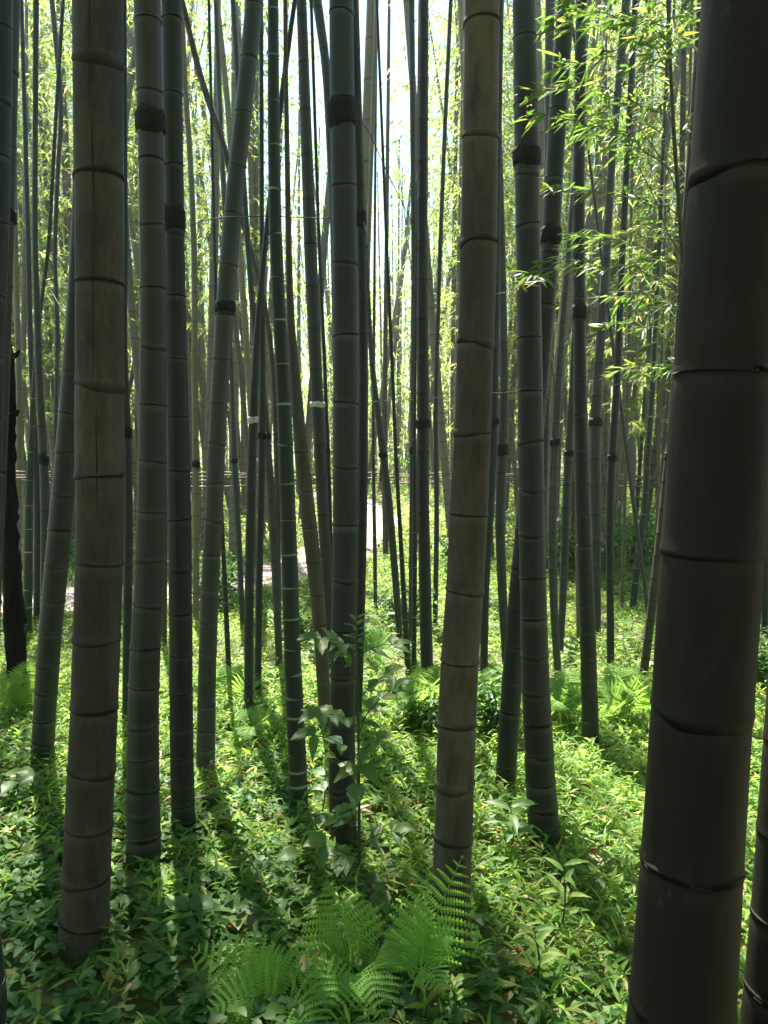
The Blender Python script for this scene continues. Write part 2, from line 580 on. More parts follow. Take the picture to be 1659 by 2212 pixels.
def add_crown(parent, kind, loc, rz, sc, tilt=(0, 0)):
    f, b = kind
    for nm, me in (("foliage", f), ("branches", b)):
        o = link(nm, me, parent, loc)
        o.rotation_euler = (tilt[0], tilt[1], rz)
        o.scale = (sc, sc, sc)


# ------------------------------------------------------------------ bamboo read from the photograph
# pts (sx, sy, width) from the base upwards; nodes: sy values, or a pair (spacing near base, spacing higher)
B = []


def bam(mat, pts, nodes, label, bands=(), Y=None, top=9.5, crown=None, seg=None, group=None, cut=None):
    B.append(dict(mat=mat, pts=pts, nodes=nodes, label=label, bands=bands, Y=Y, top=top, crown=crown, seg=seg, group=group, cut=cut))


bam('tan', [(181, 2040, 103), (187, 1890, 99), (193, 1780, 99), (197, 1660, 97), (204, 1530, 98), (209, 1380, 98), (216, 1215, 98), (216, 1030, 102), (215, 615, 100), (212, 300, 101), (212, 0, 106)],
    [140, 385, 615, 833, 1028, 1215, 1379, 1530, 1661, 1781, 1893, 1985], "thick tan bamboo with mottled brown stains and a vertical crack, front left", crown='top')
bam('green', [(310, 1838, 74), (309, 1700, 68), (309, 1500, 65), (320, 1300, 62), (328, 1106, 60), (331, 700, 56), (328, 400, 53), (318, 0, 57)],
    [48, 200, 348, 487, 625, 751, 876, 995, 1105, 1208, 1306, 1399, 1481, 1563, 1633, 1702, 1752, 1806],
    "grey-green bamboo with a broad black band, just right of the thick tan one", bands=[(237, 290)], crown='top')
bam('deep', [(396, 1765, 50), (392, 1650, 50), (391, 1400, 49), (388, 1106, 50), (381, 800, 46), (377, 520, 41), (370, 0, 43)],
    [43, 203, 358, 505, 641, 775, 900, 1015, 1123, 1228, 1326, 1414, 1494, 1570, 1634, 1690, 1735],
    "dark bamboo with a lumpy black band, crowding the banded grey-green one", bands=[(447, 500)], crown='top')
bam('green', [(444, 1642, 40), (447, 1473, 38), (452, 1293, 38), (462, 1106, 39), (471, 890, 36), (486, 665, 40), (506, 420, 38), (530, 200, 36), (550, 0, 38)],
    [127, 243, 358, 463, 573, 682, 775, 868, 958, 1043, 1123, 1199, 1273, 1341, 1408, 1468, 1523, 1576, 1615],
    "green bamboo leaning right with a narrow black sleeve at mid height", bands=[(651, 677)], crown='top')
bam('white', [(645, 1712, 40), (640, 1588, 39), (635, 1506, 37), (622, 1106, 34), (612, 830, 31), (596, 553, 28), (591, 300, 26), (590, 0, 23)],
    [20, 120, 218, 313, 410, 505, 598, 691, 785, 873, 960, 1043, 1121, 1196, 1267, 1334, 1399, 1454, 1504, 1546, 1588, 1625, 1662],
    "dark blue-green bamboo with bright white rings at every joint", crown='low')
bam('brown', [(704, 1570, 27), (700, 1500, 28), (688, 1300, 31), (665, 1106, 34), (650, 976, 30), (640, 850, 25), (627, 700, 17), (624, 553, 13), (618, 200, 10), (616, 0, 9)],
    [613, 710, 803, 895, 978, 1060, 1140, 1212, 1283, 1350, 1412, 1470, 1523],
    "brown bamboo tilting left behind the white-ringed one, red scrap near its foot", crown='low')
bam('green', [(711, 1430, 22), (707, 1250, 23), (698, 1106, 26), (683, 830, 26), (671, 553, 28), (660, 250, 24), (651, 0, 22)],
    [35, 135, 237, 335, 432, 527, 620, 710, 798, 960, 1035, 1110, 1176, 1241, 1300, 1360],
    "green bamboo with a pale torn wrapping, left of the thickest dark central one", bands=[(868, 880, 'paleband')], crown='low')
bam('deep', [(741, 1792, 60), (738, 1660, 56), (742, 1400, 55), (747, 1106, 55), (746, 700, 54), (744, 553, 53), (740, 280, 54), (737, 0, 52)],
    [30, 215, 402, 568, 726, 871, 1008, 1134, 1253, 1362, 1460, 1550, 1630, 1700, 1755],
    "thick dark central bamboo with a tall black band, behind the tall leafy sapling", bands=[(217, 278)], crown='top')
bam('deep', [(772, 1545, 20), (779, 1306, 20), (783, 1106, 22), (785, 750, 22), (779, 460, 20), (765, 0, 20)],
    [110, 230, 340, 400, 608, 721, 831, 938, 1038, 1134, 1223, 1306, 1380, 1450, 1505],
    "slim dark bamboo with a black band hugging the thick central one", bands=[(455, 490)], crown='low')
bam('tan', [(972, 2010, 84), (976, 1880, 82), (984, 1659, 83), (992, 1429, 82), (1006, 1270, 81), (1012, 1106, 83), (1023, 900, 80), (1027, 743, 78), (1034, 527, 80), (1038, 300, 77), (1041, 0, 77)],
    [52, 297, 527, 743, 936, 1112, 1276, 1429, 1564, 1691, 1812, 1920],
    "thick brown-tan bamboo with blotches, behind the front fern clump", crown='top')
bam('deep', [(1176, 1798, 68), (1165, 1659, 63), (1154, 1400, 58), (1148, 1106, 55), (1145, 800, 54), (1141, 553, 51), (1138, 350, 53), (1132, 0, 49)],
    [83, 227, 380, 487, 613, 731, 846, 955, 1058, 1154, 1249, 1336, 1414, 1493, 1564, 1626, 1689, 1740],
    "straight dark bamboo with a ragged black band right of the blotched tan one", bands=[(317, 362)], crown='top')
bam('deep', [(1092, 1688, 44), (1104, 1500, 43), (1119, 1300, 42), (1137, 1106, 41), (1168, 800, 40), (1190, 520, 39), (1204, 250, 38), (1223, 0, 37)],
    [80, 235, 385, 545, 660, 760, 860, 960, 1055, 1145, 1230, 1315, 1395, 1468, 1538, 1602],
    "dark right-leaning bamboo passing behind the straight banded one, black band up high", bands=[(488, 530)], crown='top')
bam('deep', [(1275, 1588, 36), (1271, 1400, 34), (1263, 1200, 32), (1256, 1000, 30), (1252, 750, 27), (1250, 553, 26), (1251, 250, 24), (1257, 0, 25)],
    [100, 220, 335, 445, 545, 641, 730, 815, 895, 970, 1043, 1112, 1178, 1241, 1304, 1363, 1414, 1464, 1511, 1553],
    "dark bamboo with spiky joints and a black band, rising from sunlit grass at right", bands=[(658, 690)], crown='low')
bam('green', [(1290, 1360, 16), (1288, 1106, 21), (1284, 920, 24), (1296, 750, 20), (1310, 553, 19), (1322, 333, 16), (1338, 167, 17), (1352, 0, 18)],
    [133, 200, 306, 393, 480, 560, 636, 711, 785, 856, 990, 1050, 1110, 1170, 1225, 1275, 1320],
    "pale green bamboo bending right at the top, black knot, among the leafy branches", bands=[(902, 921)], crown='low')
bam('green', [(1205, 1450, 16), (1195, 1300, 18), (1193, 1106, 19), (1199, 950, 18), (1213, 720, 15), (1228, 553, 12), (1244, 330, 9), (1262, 0, 7)],
    [578, 636, 696, 753, 810, 863, 915, 965, 1010, 1053, 1095, 1150, 1190, 1230, 1285, 1330, 1370],
    "slender green bamboo with a black knot left of the spiky-jointed one, leaning right", bands=[(947, 964)], crown='low')
bam('green', [(1210, 1408, 14), (1218, 1250, 17), (1222, 1106, 19), (1229, 970, 18), (1238, 800, 12), (1243, 600, 9), (1250, 300, 7)],
    (24, 52), "slender bamboo with a low black knot, crossing beside the right-leaning slender one", bands=[(972, 986)], crown='low')
bam('deep', [(1319, 1432, 16), (1318, 1280, 16), (1317, 1106, 17), (1322, 985, 18), (1332, 850, 16), (1342, 600, 14), (1352, 400, 13), (1372, 0, 12)],
    (34, 62), "dark slim bamboo with a frayed black knot standing in bright ferns at right", bands=[(981, 996)], crown='low')
bam('green', [(1404, 1370, 8), (1398, 1306, 9), (1371, 1106, 9), (1338, 853, 8), (1310, 640, 7), (1280, 400, 6)],
    (22, 44), "thin pale-ringed bamboo slanting left at right, crossing its neighbour low down", crown='low')
bam('white', [(1367, 1308, 14), (1380, 1190, 14), (1392, 1106, 13), (1402, 950, 12), (1412, 800, 11), (1425, 500, 9)],
    (30, 60), "bright green bamboo slanting right with pale rings, far right past the sunlit lawn", crown='low')
bam('brown', [(1391, 1448, 19), (1409, 1306, 18), (1432, 1106, 18), (1452, 913, 15), (1466, 700, 14), (1480, 480, 15), (1498, 267, 16), (1513, 0, 15)],
    [1420, 1382, 1340, 1296, 1250, 1200, 1152, 1100, 1040, 976, 905, 830, 740, 640, 530, 410, 290, 160, 30],
    "slanting brown bamboo with sunlit left edge, partly hidden by the giant at right", bands=[(976, 992)], crown='low')
bam('brown', [(1450, 1280, 9), (1463, 900, 10), (1470, 600, 11), (1474, 330, 12), (1478, 0, 12)],
    (38, 90), "reddish thin bamboo just left of the giant, behind the leafy branches", crown='low')
bam('mauve', [(1459, 2300, 220), (1470, 2212, 217), (1488, 1940, 209), (1506, 1659, 204), (1522, 1400, 207), (1543, 1106, 209), (1571, 700, 205), (1597, 377, 202), (1622, 0, 200)],
    [-80, 384, 812, 1192, 1530, 1866, 2166], "giant smooth brown bamboo nearest the camera at the right edge", Y=1.17, crown=None, seg=48, top=6.5)
bam('mauve', [(1672, 2300, 150), (1684, 2212, 152), (1703, 1992, 150), (1718, 1792, 150), (1735, 1550, 148), (1765, 1106, 145), (1800, 500, 140)],
    [1600, 1800, 1985, 2142], "near bamboo cropped by the right edge low beside the giant", Y=1.32, crown=None, seg=40, top=6)
bam('deep', [(-45, 2290, 100), (-35, 2212, 100), (-50, 2060, 100), (-85, 1700, 98), (-140, 1106, 96)], [2130, 1950],
    "near dark bamboo showing only at the bottom left corner", Y=1.75, crown=None, seg=32, top=6)
bam('deep', [(-41, 1900, 62), (-36, 1500, 60), (-30, 1200, 58), (-26, 1020, 56), (-25, 893, 56), (-21, 760, 56), (-16, 618, 56), (-9, 483, 56), (-2, 0, 54)],
    [60, 220, 480, 340, 640, 770, 900, 1020], "bamboo cut by the left edge, in front of its banded neighbour", Y=2.75, crown=None)
bam('green', [(-45, 1760, 56), (-20, 1106, 54), (-10, 886, 54), (0, 553, 54), (6, 320, 54), (14, 0, 54)],
    [155, 318, 470, 618, 760, 893, 1020], "pale green bamboo with a black lump, half behind the left-edge one", bands=[(452, 484)], Y=3.05, crown=None)
bam('green', [(91, 1640, 46), (102, 1440, 48), (115, 1293, 48), (133, 1106, 50), (150, 900, 44), (164, 640, 34), (172, 400, 26), (176, 0, 22)],
    [640, 800, 893, 975, 1068, 1145, 1222, 1296, 1365, 1434, 1496, 1555, 1600],
    "green bamboo leaning right into the thick tan one, tapering upwards", crown='low')
bam('green', [(94, 1450, 18), (97, 1290, 19), (98, 1106, 19), (95, 990, 18), (84, 830, 15), (80, 640, 13), (75, 553, 12), (76, 300, 11), (78, 0, 12)],
    (36, 62), "slim dark bamboo with a black tuft behind the left leaning one", bands=[(980, 1004)], crown='low')
bam('white', [(59, 1366, 18), (61, 1250, 19), (62, 1106, 18), (67, 960, 12), (72, 836, 9), (90, 640, 8), (104, 553, 8), (118, 300, 8)],
    (34, 60), "slender pale-ringed bamboo curving right beside the black dead trunk", crown='low')
bam('deep', [(80, 1330, 15), (82, 1106, 16), (72, 900, 11), (64, 700, 11), (62, 553, 10), (52, 200, 9)],
    (30, 55), "dark slim bamboo at left standing close behind the black-tufted one", crown='low')
bam('far', [(36, 1290, 14), (40, 1106, 14), (42, 850, 12), (34, 553, 10), (30, 200, 9)], (28, 52), "light green bamboo between the dead trunk and the left edge", crown='low')
bam('green', [(110, 1300, 9), (118, 1000, 9), (125, 700, 9), (117, 553, 9), (128, 300, 9), (136, 250, 10), (112, 0, 11)], (30, 56), "thin bamboo between the black-tufted one and the thick tan one", crown='low')
bam('deep', [(272, 1556, 16), (275, 1380, 19), (278, 1106, 20), (275, 935, 17), (269, 750, 10), (272, 553, 9), (270, 200, 9)],
    [750, 830, 905, 985, 1060, 1159, 1225, 1290, 1352, 1410, 1462, 1508], "slim bamboo with a black box-like band, in the gap beside the thick tan one", bands=[(920, 947)], crown='low')
bam('green', [(354, 1385, 13), (355, 1106, 14), (357, 800, 12), (358, 400, 11)], (32, 58), "slim bamboo almost hidden between the two dark banded ones at left", crown='low')
bam('far', [(423, 1335, 14), (424, 1106, 15), (421, 880, 14), (420, 553, 13), (411, 330, 12), (400, 200, 12), (392, 0, 12)],
    (34, 62), "olive bamboo with a black tie, between the lumpy-banded and the sleeved bamboo", bands=[(994, 1010)], crown='low')
bam('white', [(495, 1468, 12), (487, 1290, 11), (478, 1106, 9), (472, 900, 8), (465, 600, 7)], (26, 46), "thin pale-ringed bamboo slanting left behind the sleeved leaning one", crown='low')
bam('deep', [(537, 1540, 20), (538, 1300, 20), (541, 1106, 20), (546, 900, 19), (556, 700, 14), (570, 553, 12), (592, 350, 12), (613, 170, 12), (637, 0, 10)],
    [1480, 1420, 1356, 1290, 1218, 1145, 1066, 985, 905, 830, 755, 680, 610, 540, 465, 385, 300, 200, 100],
    "long dark bamboo crossing behind the white-ringed one, pale tie at mid height", bands=[(900, 914, 'paleband')], crown='low')
bam('deep', [(557, 1505, 15), (559, 1300, 15), (563, 1106, 15), (566, 940, 16), (567, 800, 13), (566, 553, 10)], (38, 64), "slim dark bamboo pressed against the long crossing one", bands=[(933, 948)], crown='low')
bam('green', [(603, 1435, 15), (597, 1270, 17), (588, 1106, 19), (577, 960, 18), (566, 836, 16), (548, 700, 13), (533, 500, 12), (515, 200, 11)],
    [630, 720, 800, 880, 1015, 1080, 1145, 1210, 1270, 1325, 1375], "green bamboo with a black collar leaning left behind the white-ringed one", bands=[(934, 949)], crown='low')
bam('brown', [(602, 1400, 12), (600, 1106, 12), (595, 900, 11), (592, 800, 11), (574, 653, 10), (545, 553, 11), (525, 490, 12), (497, 367, 13), (483, 300, 14), (440, 200, 14), (393, 0, 12)],
    (38, 70), "long brown bamboo slanting steeply up to the left from the centre", crown='low')
bam('green', [(524, 1345, 12), (515, 1150, 13), (507, 1020, 13), (503, 900, 10), (497, 726, 9), (487, 500, 9)], (32, 56), "slim bamboo with a black knot right of the sleeved leaning one", bands=[(990, 1001)], crown='low')
bam('far', [(560, 1280, 9), (545, 1106, 11), (530, 920, 12), (520, 800, 12), (500, 640, 12), (478, 333, 12), (467, 0, 12)], (34, 64), "grey-green bamboo slanting left behind the long crossing one", crown='low')
bam('far', [(552, 1250, 9), (548, 1000, 11), (537, 820, 13), (519, 553, 14), (505, 400, 14), (490, 200, 13), (468, 0, 12)], (34, 66), "pale bamboo slanting left, upper half behind the sleeved leaning one", crown='low')
bam('deep', [(716, 1390, 10), (713, 1106, 10), (708, 970, 9), (700, 753, 8), (690, 553, 7), (680, 250, 7), (672, 0, 7)], (32, 60), "thin dark bamboo with a black knot tight against the thick central one", bands=[(968, 980)], crown='low')
bam('green', [(735, 1350, 12), (728, 900, 14), (722, 500, 17), (707, 167, 18), (696, 67, 20), (684, 0, 21)], (36, 90), "bamboo emerging left of the thick central one near the top, leaning left", crown='low')
bam('far', [(776, 1330, 11), (785, 900, 10), (795, 553, 10), (804, 280, 10), (814, 0, 9)], (34, 72), "pale thin bamboo leaning right from behind the thick central one into white sky", crown='low')
bam('green', [(886, 1390, 8), (888, 1106, 8), (893, 800, 11), (894, 553, 11), (892, 280, 12), (889, 0, 13)], (34, 70), "slim bamboo close left of the straight blue-green one", bands=[(966, 980)], crown='low')
bam('deep', [(924, 1500, 27), (919, 1330, 27), (917, 1200, 26), (914, 1106, 25), (914, 900, 27), (912, 553, 23), (914, 280, 22), (916, 0, 20)],
    [605, 688, 770, 850, 975, 1040, 1105, 1170, 1232, 1290, 1345, 1398, 1402, 1450], "straight blue-green bamboo with a round black knot, centre right", bands=[(904, 926)], crown='low')
bam('white', [(894, 1432, 10), (896, 1250, 10), (896, 1106, 9), (895, 950, 8), (898, 700, 6)], [1005, 1060, 1110, 1150, 1188, 1225, 1262, 1298, 1333, 1366, 1396, 1060],
    "thin pale-ringed bamboo with a rust-red scrap at its foot, near centre", crown='low')
bam('white', [(881, 1438, 13), (875, 1340, 12), (868, 1206, 10), (862, 1106, 9), (855, 986, 8), (849, 830, 8), (836, 553, 7), (826, 300, 6)], [1420, 1395, 1368, 1338, 1308, 1276, 1240, 1205, 1165, 1122, 1078, 1030, 980, 925, 870, 800, 720],
    "thin dark bamboo slanting left with pale rings, right of the black-ringed slanting one", crown='low')
bam('green', [(863, 1372, 14), (856, 1270, 15), (842, 1106, 17), (828, 983, 16), (819, 910, 14), (808, 836, 13), (800, 740, 11), (793, 600, 9)], [1330, 1285, 1240, 1190, 1140, 1090, 1040, 950, 900, 845, 790],
    "slanting green bamboo with a black ring and hanging strap, centre, leaning left", bands=[(977, 989)], crown='low')
bam('white', [(811, 1315, 8), (810, 1200, 9), (808, 1106, 8), (806, 950, 7), (808, 700, 6)], (26, 40), "thin ringed bamboo standing alone in the bright gap by the path", crown='low')
bam('brown', [(833, 1196, 13), (832, 1106, 13), (830, 950, 11), (834, 600, 9)], (26, 44), "stout tan bamboo glowing in sun beyond the slanting black-ringed one", crown='low')
bam('green', [(940, 1340, 11), (944, 1106, 11), (940, 900, 9), (950, 553, 9), (962, 250, 9), (974, 0, 9)], (32, 66), "slim green bamboo right of the straight blue-green one, leaning right", crown='low')
bam('green', [(1093, 1435, 16), (1086, 1300, 20), (1078, 1106, 21), (1086, 960, 21), (1090, 850, 18), (1085, 553, 15), (1078, 300, 13), (1072, 0, 12)], [1400, 1350, 1300, 1246, 1190, 1135, 1020, 940, 845, 740, 620, 480, 330],
    "green bamboo with a bushy black knot right behind the blotched tan one", bands=[(959, 984)], crown='low')
bam('deep', [(1045, 1445, 17), (1048, 1250, 18), (1058, 1106, 20), (1066, 920, 20), (1071, 700, 16), (1076, 400, 12)], (44, 76), "dark bamboo tucked tightly against the right side of the blotched tan one", bands=[(903, 918)], crown='low')
bam('far', [(1250, 1380, 9), (1247, 1200, 9), (1244, 1000, 8), (1248, 700, 8)], (28, 50), "thin tan-footed bamboo left of the spiky-jointed one", crown='low')
bam('deep', [(1166, 1350, 12), (1180, 900, 14), (1184, 500, 18), (1186, 200, 20), (1188, 0, 20)], (40, 100), "slim dark bamboo rising between the straight banded and right-leaning ones", crown='low')
bam('deep', [(1652, 1365, 14), (1655, 1100, 15), (1657, 700, 15), (1660, 300, 15)], (38, 66), "slim green bamboo glimpsed at the right edge past the giant", crown='low')
bam('green', [(1365, 1215, 9), (1375, 1106, 9), (1390, 900, 8), (1405, 700, 8)], (24, 44), "dark green bamboo slanting right far behind the crossing pair at right", crown='low')

PROT = {}
OCC = []
for bi, b in enumerate(B):
    p = b['pts']
    sx, sy, wd = [np.array([q[k] for q in p], float) for k in range(3)]
    if b['Y'] is None:
        Y = ground(sx[0], sy[0], 0.05)[1]
    else:
        Y = b['Y']
    # densify and smooth the traced axis
    ss = np.linspace(sy.max(), sy.min(), 48)
    o = np.argsort(sy)
    X = np.interp(ss, sy[o], sx[o])
    Wd = np.interp(ss, sy[o], wd[o])
    for _ in range(6):
        X[1:-1] = (X[:-2] + 2 * X[1:-1] + X[2:]) / 4
        Wd[1:-1] = (Wd[:-2] + 2 * Wd[1:-1] + Wd[2:]) / 4
    C = np.array([at(a, c, Y) for a, c in zip(X, ss)])
    Rd = np.array([Wd[k] * dist(C[k]) / F / 2 for k in range(48)])
    top = b['top'] + rng.uniform(-1, 1)
    # extend under the ground and up to the crown
    dirn = (C[-1] - C[-12]) / max(1e-6, (C[-1] - C[-12])[2])
    if C[0][2] > -0.15:
        d0 = (C[6] - C[0]) / (C[6] - C[0])[2]
        C = np.concatenate([[C[0] + d0 * (-0.2 - C[0][2])], C])
        Rd = np.concatenate([[Rd[0] * 1.04], Rd])
    zt = np.linspace(C[-1][2], max(top, C[-1][2] + 1.0), 10)[1:]
    ext = C[-1] + dirn * (zt - C[-1][2])[:, None]
    C = np.concatenate([C, ext])
    Rd = np.concatenate([Rd, Rd[-1] * np.linspace(0.96, 0.35, len(zt))])
    cz = C[:, 2].copy()
    base = np.array([np.interp(0, cz, C[:, 0]), np.interp(0, cz, C[:, 1]), 0.0])
    Cl = C - base
    # joints
    def z_of(y):
        return at(np.interp(y, ss[::-1], X[::-1]), y, Y)[2]
    if isinstance(b['nodes'], tuple):
        a0, a1 = b['nodes']
        y, ns = sy.max() - a0 * 0.6, []
        ymax = sy.max()
        while y > sy.min():
            ns.append(y)
            u = min(1, (ymax - y) / 350)
            y -= (a0 + (a1 - a0) * u) * rng.uniform(0.92, 1.06)
        nodes = [z_of(q) for q in ns]
    else:
        nodes = [z_of(q) for q in b['nodes']]
    nodes = sorted(nodes)
    nodes = [q for k, q in enumerate(nodes) if k == 0 or q - nodes[k - 1] > 0.03]
    stepz = (nodes[-1] - nodes[-2]) if len(nodes) > 1 else 0.3
    q = nodes[-1] + stepz
    while q < cz[-1]:
        nodes.append(q)
        q += stepz * rng.uniform(0.95, 1.08)
    # continue joints down to the soil if the list stops early
    q = nodes[0] - (nodes[1] - nodes[0]) * 0.85
    gap = (nodes[1] - nodes[0]) * 0.85
    while q > 0.03 and gap > 0.03:
        nodes.insert(0, q)
        gap *= 0.88
        q -= gap
    big = wd.max() > 30
    prof = GIANTP if b['mat'] == 'mauve' else WHITEP if b['mat'] == 'white' else (NEARP if big else FARP)
    r = thing("bamboo", base, b['label'], "bamboo", b['group'])
    ln = culm(cz, Cl, Rd, nodes, b['seg'] or (32 if big else 14), prof)
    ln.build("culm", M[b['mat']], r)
    for bd in b['bands']:
        za, zb = z_of(bd[1]), z_of(bd[0])
        band(za, zb, cz, Cl, Rd, M[bd[2] if len(bd) > 2 else 'band'], r, 1.0 if big else 1.5)
    if bi == 0:                      # the long drying crack, broken at the joints
        for za, zb, az in ((1.62, 2.02, 0.10), (2.05, 2.33, 0.16), (2.36, 2.75, 0.02), (1.30, 1.58, 0.22), (2.78, 3.2, 0.0)):
            zz = np.linspace(za, zb, 14)
            aa = az + np.cumsum(rng.normal(0, 0.010, 14))
            rr_ = np.interp(zz, cz, Rd) * 1.003
            mbc = MB()
            tube(mbc, np.stack([np.interp(zz, cz, Cl[:, 0]) + rr_ * np.sin(aa), np.interp(zz, cz, Cl[:, 1]) - rr_ * np.cos(aa), zz], 1), 0.0016 * np.sin(np.linspace(0.15, math.pi - 0.15, 14)), 5)
            mbc.build("crack", M['band'], r)
    tz = cz[-1]
    topc = Cl[-1]
    sl_ = math.atan2(topc[0] - Cl[len(Cl) // 2][0], topc[2] - Cl[len(Cl) // 2][2])
    if b['crown'] == 'top':
        add_crown(r, TOPCROWN[bi % 4], (topc[0] - 3.3 * math.tan(sl_), topc[1], tz - 3.3), bi * 1.7, 1.0, (0, sl_))
    elif b['crown'] == 'low' and 4.0 < base[1] < 6.8 and -2.6 < base[0] < -0.85:  # denser crown put in above the frame to shade the front ground
        add_crown(r, TOPCROWN[bi % 4], (topc[0] - 3.0 * math.tan(sl_), topc[1], tz - 3.0), bi * 1.7, 1.15, (0, sl_))
    elif b['crown'] == 'low' and (base[0] < -0.5 or bi % 7 == 0):  # unseen crowns mostly left off at right to let the sun in
        add_crown(r, LOWCROWN[bi % 3], (topc[0] - 2.6 * math.tan(sl_), topc[1], tz - 2.6), bi * 2.1, 1.0, (0, sl_))
    OCC.append((base[0], base[1]))

# dead black trunk at left
Yd = ground(36, 1527, 0.05)[1]
tp = [(38, 1560, 44), (36, 1527, 44), (36, 1440, 44), (30, 1330, 42), (24, 1200, 38), (20, 1106, 32), (21, 1000, 22), (23, 900, 18), (24, 780, 12), (22, 740, 5)]
C = np.array([at(a, c, Yd) for a, c, _ in tp])
Rd = np.array([q[2] * Yd / F / 2 for q in tp])
uu = np.linspace(0, len(tp) - 1, 60)
C = np.stack([np.interp(uu, np.arange(len(tp)), C[:, k]) for k in range(3)], 1)
Rd = np.interp(uu, np.arange(len(tp)), Rd) * rng.uniform(0.94, 1.06, 60)
r0 = thing("dead_tree", C[0], "black rough dead trunk leaning left with peeling bark, no leaves", "tree")
mb = MB()
tube(mb, C - C[0], Rd, 18)
mb.v[0] += rng.normal(0, 0.004, mb.v[0].shape)
mb.build("trunk", M['bark'], r0)
for hh, sgn in ((0.93, 1), (0.55, -1), (0.78, 1)):
    mb = MB()
    k = int(hh * 59)
    p0 = C[k] - C[0]
    tube(mb, [p0, p0 + [0.03 * sgn, 0, 0.01], p0 + [0.05 * sgn, -0.01, 0.03]], [0.02, 0.014, 0.005], 8)
    mb.build("stub", M['bark'], r0)

# ------------------------------------------------------------------ the grove behind
def far_culm(seed, rad, h=11.0):
    global rng
    keep = rng
    rng = np.random.default_rng(seed)
    cz = np.linspace(-0.2, h, 16)
    bend = rng.uniform(-0.35, 0.35, 2)
    pos = np.stack([bend[0] * (cz / h) ** 2, bend[1] * (cz / h) ** 2, cz], 1)
    rd = rad * np.interp(cz, [0, h * 0.4, h], [1.0, 0.92, 0.25])
    nodes, z, g = [], 0.08, 0.10
    while z < h:
        nodes.append(z)
        g = min(0.34, g * 1.07)
        z += g
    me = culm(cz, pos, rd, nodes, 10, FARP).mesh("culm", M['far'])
    rng = keep
    return me


FARC = [far_culm(400 + k, 0.034 + 0.005 * k) for k in range(6)]
edges = [0, 215, 330, 480, 560, 640, 745, 800, 915, 1035, 1145, 1230, 1310, 1430, 1700]
gapname = ["left of the thick tan bamboo", "between the thick tan bamboo and the banded grey-green one", "around the lumpy-banded dark bamboo at left",
           "behind the sleeved leaning bamboo", "behind the white-ringed bamboo", "left of the thick central bamboo", "right behind the thick central bamboo",
           "left of the straight blue-green bamboo", "between the straight blue-green bamboo and the blotched tan one", "between the blotched tan bamboo and the straight banded one",
           "behind the right-leaning dark bamboo", "around the spiky-jointed bamboo", "behind the leafy branches at right", "beside and behind the giant at right"]
placed = list(OCC)
cnt = tries = 0
while cnt < 228 and tries < 30000:
    tries += 1
    y = 7.4 + 14.6 * rng.random() ** 0.95
    x = rng.uniform(-1, 1) * (0.51 * y + 0.3)
    sx, sy = project((x, y, 0))
    if path_dist(np.array([x]), np.array([y]))[0] < 1.05 or (790 < sx < 830 and y < 17) or (770 < sx < 965 and y < 11.5):
        continue
    if min((x - a) ** 2 + (y - c) ** 2 for a, c in placed) < (0.24 + 0.006 * y) ** 2:
        continue
    placed.append((x, y))
    k = int(np.clip(np.searchsorted(edges, sx) - 1, 0, len(gapname) - 1))
    lab = "distant slender bamboo in the grove, " + gapname[k]
    r = thing("bamboo", (x, y, float(gz(x, y))), lab, "bamboo", "distant bamboo in the grove, " + gapname[k])
    ly, lx = rng.normal(0, 0.075), rng.normal(0, 0.045)
    r.rotation_euler = (lx, ly, 0)
    s = rng.uniform(0.85, 1.15)
    o = link("culm", FARC[int(rng.integers(6))], r)
    o.rotation_euler = (0, 0, rng.uniform(0, 6.28))
    o.scale = (s, s, s)
    if y > 9.2 and not (450 < sx < 990 and rng.random() < 0.55):
        cs = float(np.interp(y, [9, 12, 18, 22], [0.72, 0.85, 1.05, 1.15])) * rng.uniform(0.92, 1.1)
        add_crown(r, FARCROWN[int(rng.integers(6))], (0, 0, 0), rng.uniform(0, 6.28), cs)
    cnt += 1

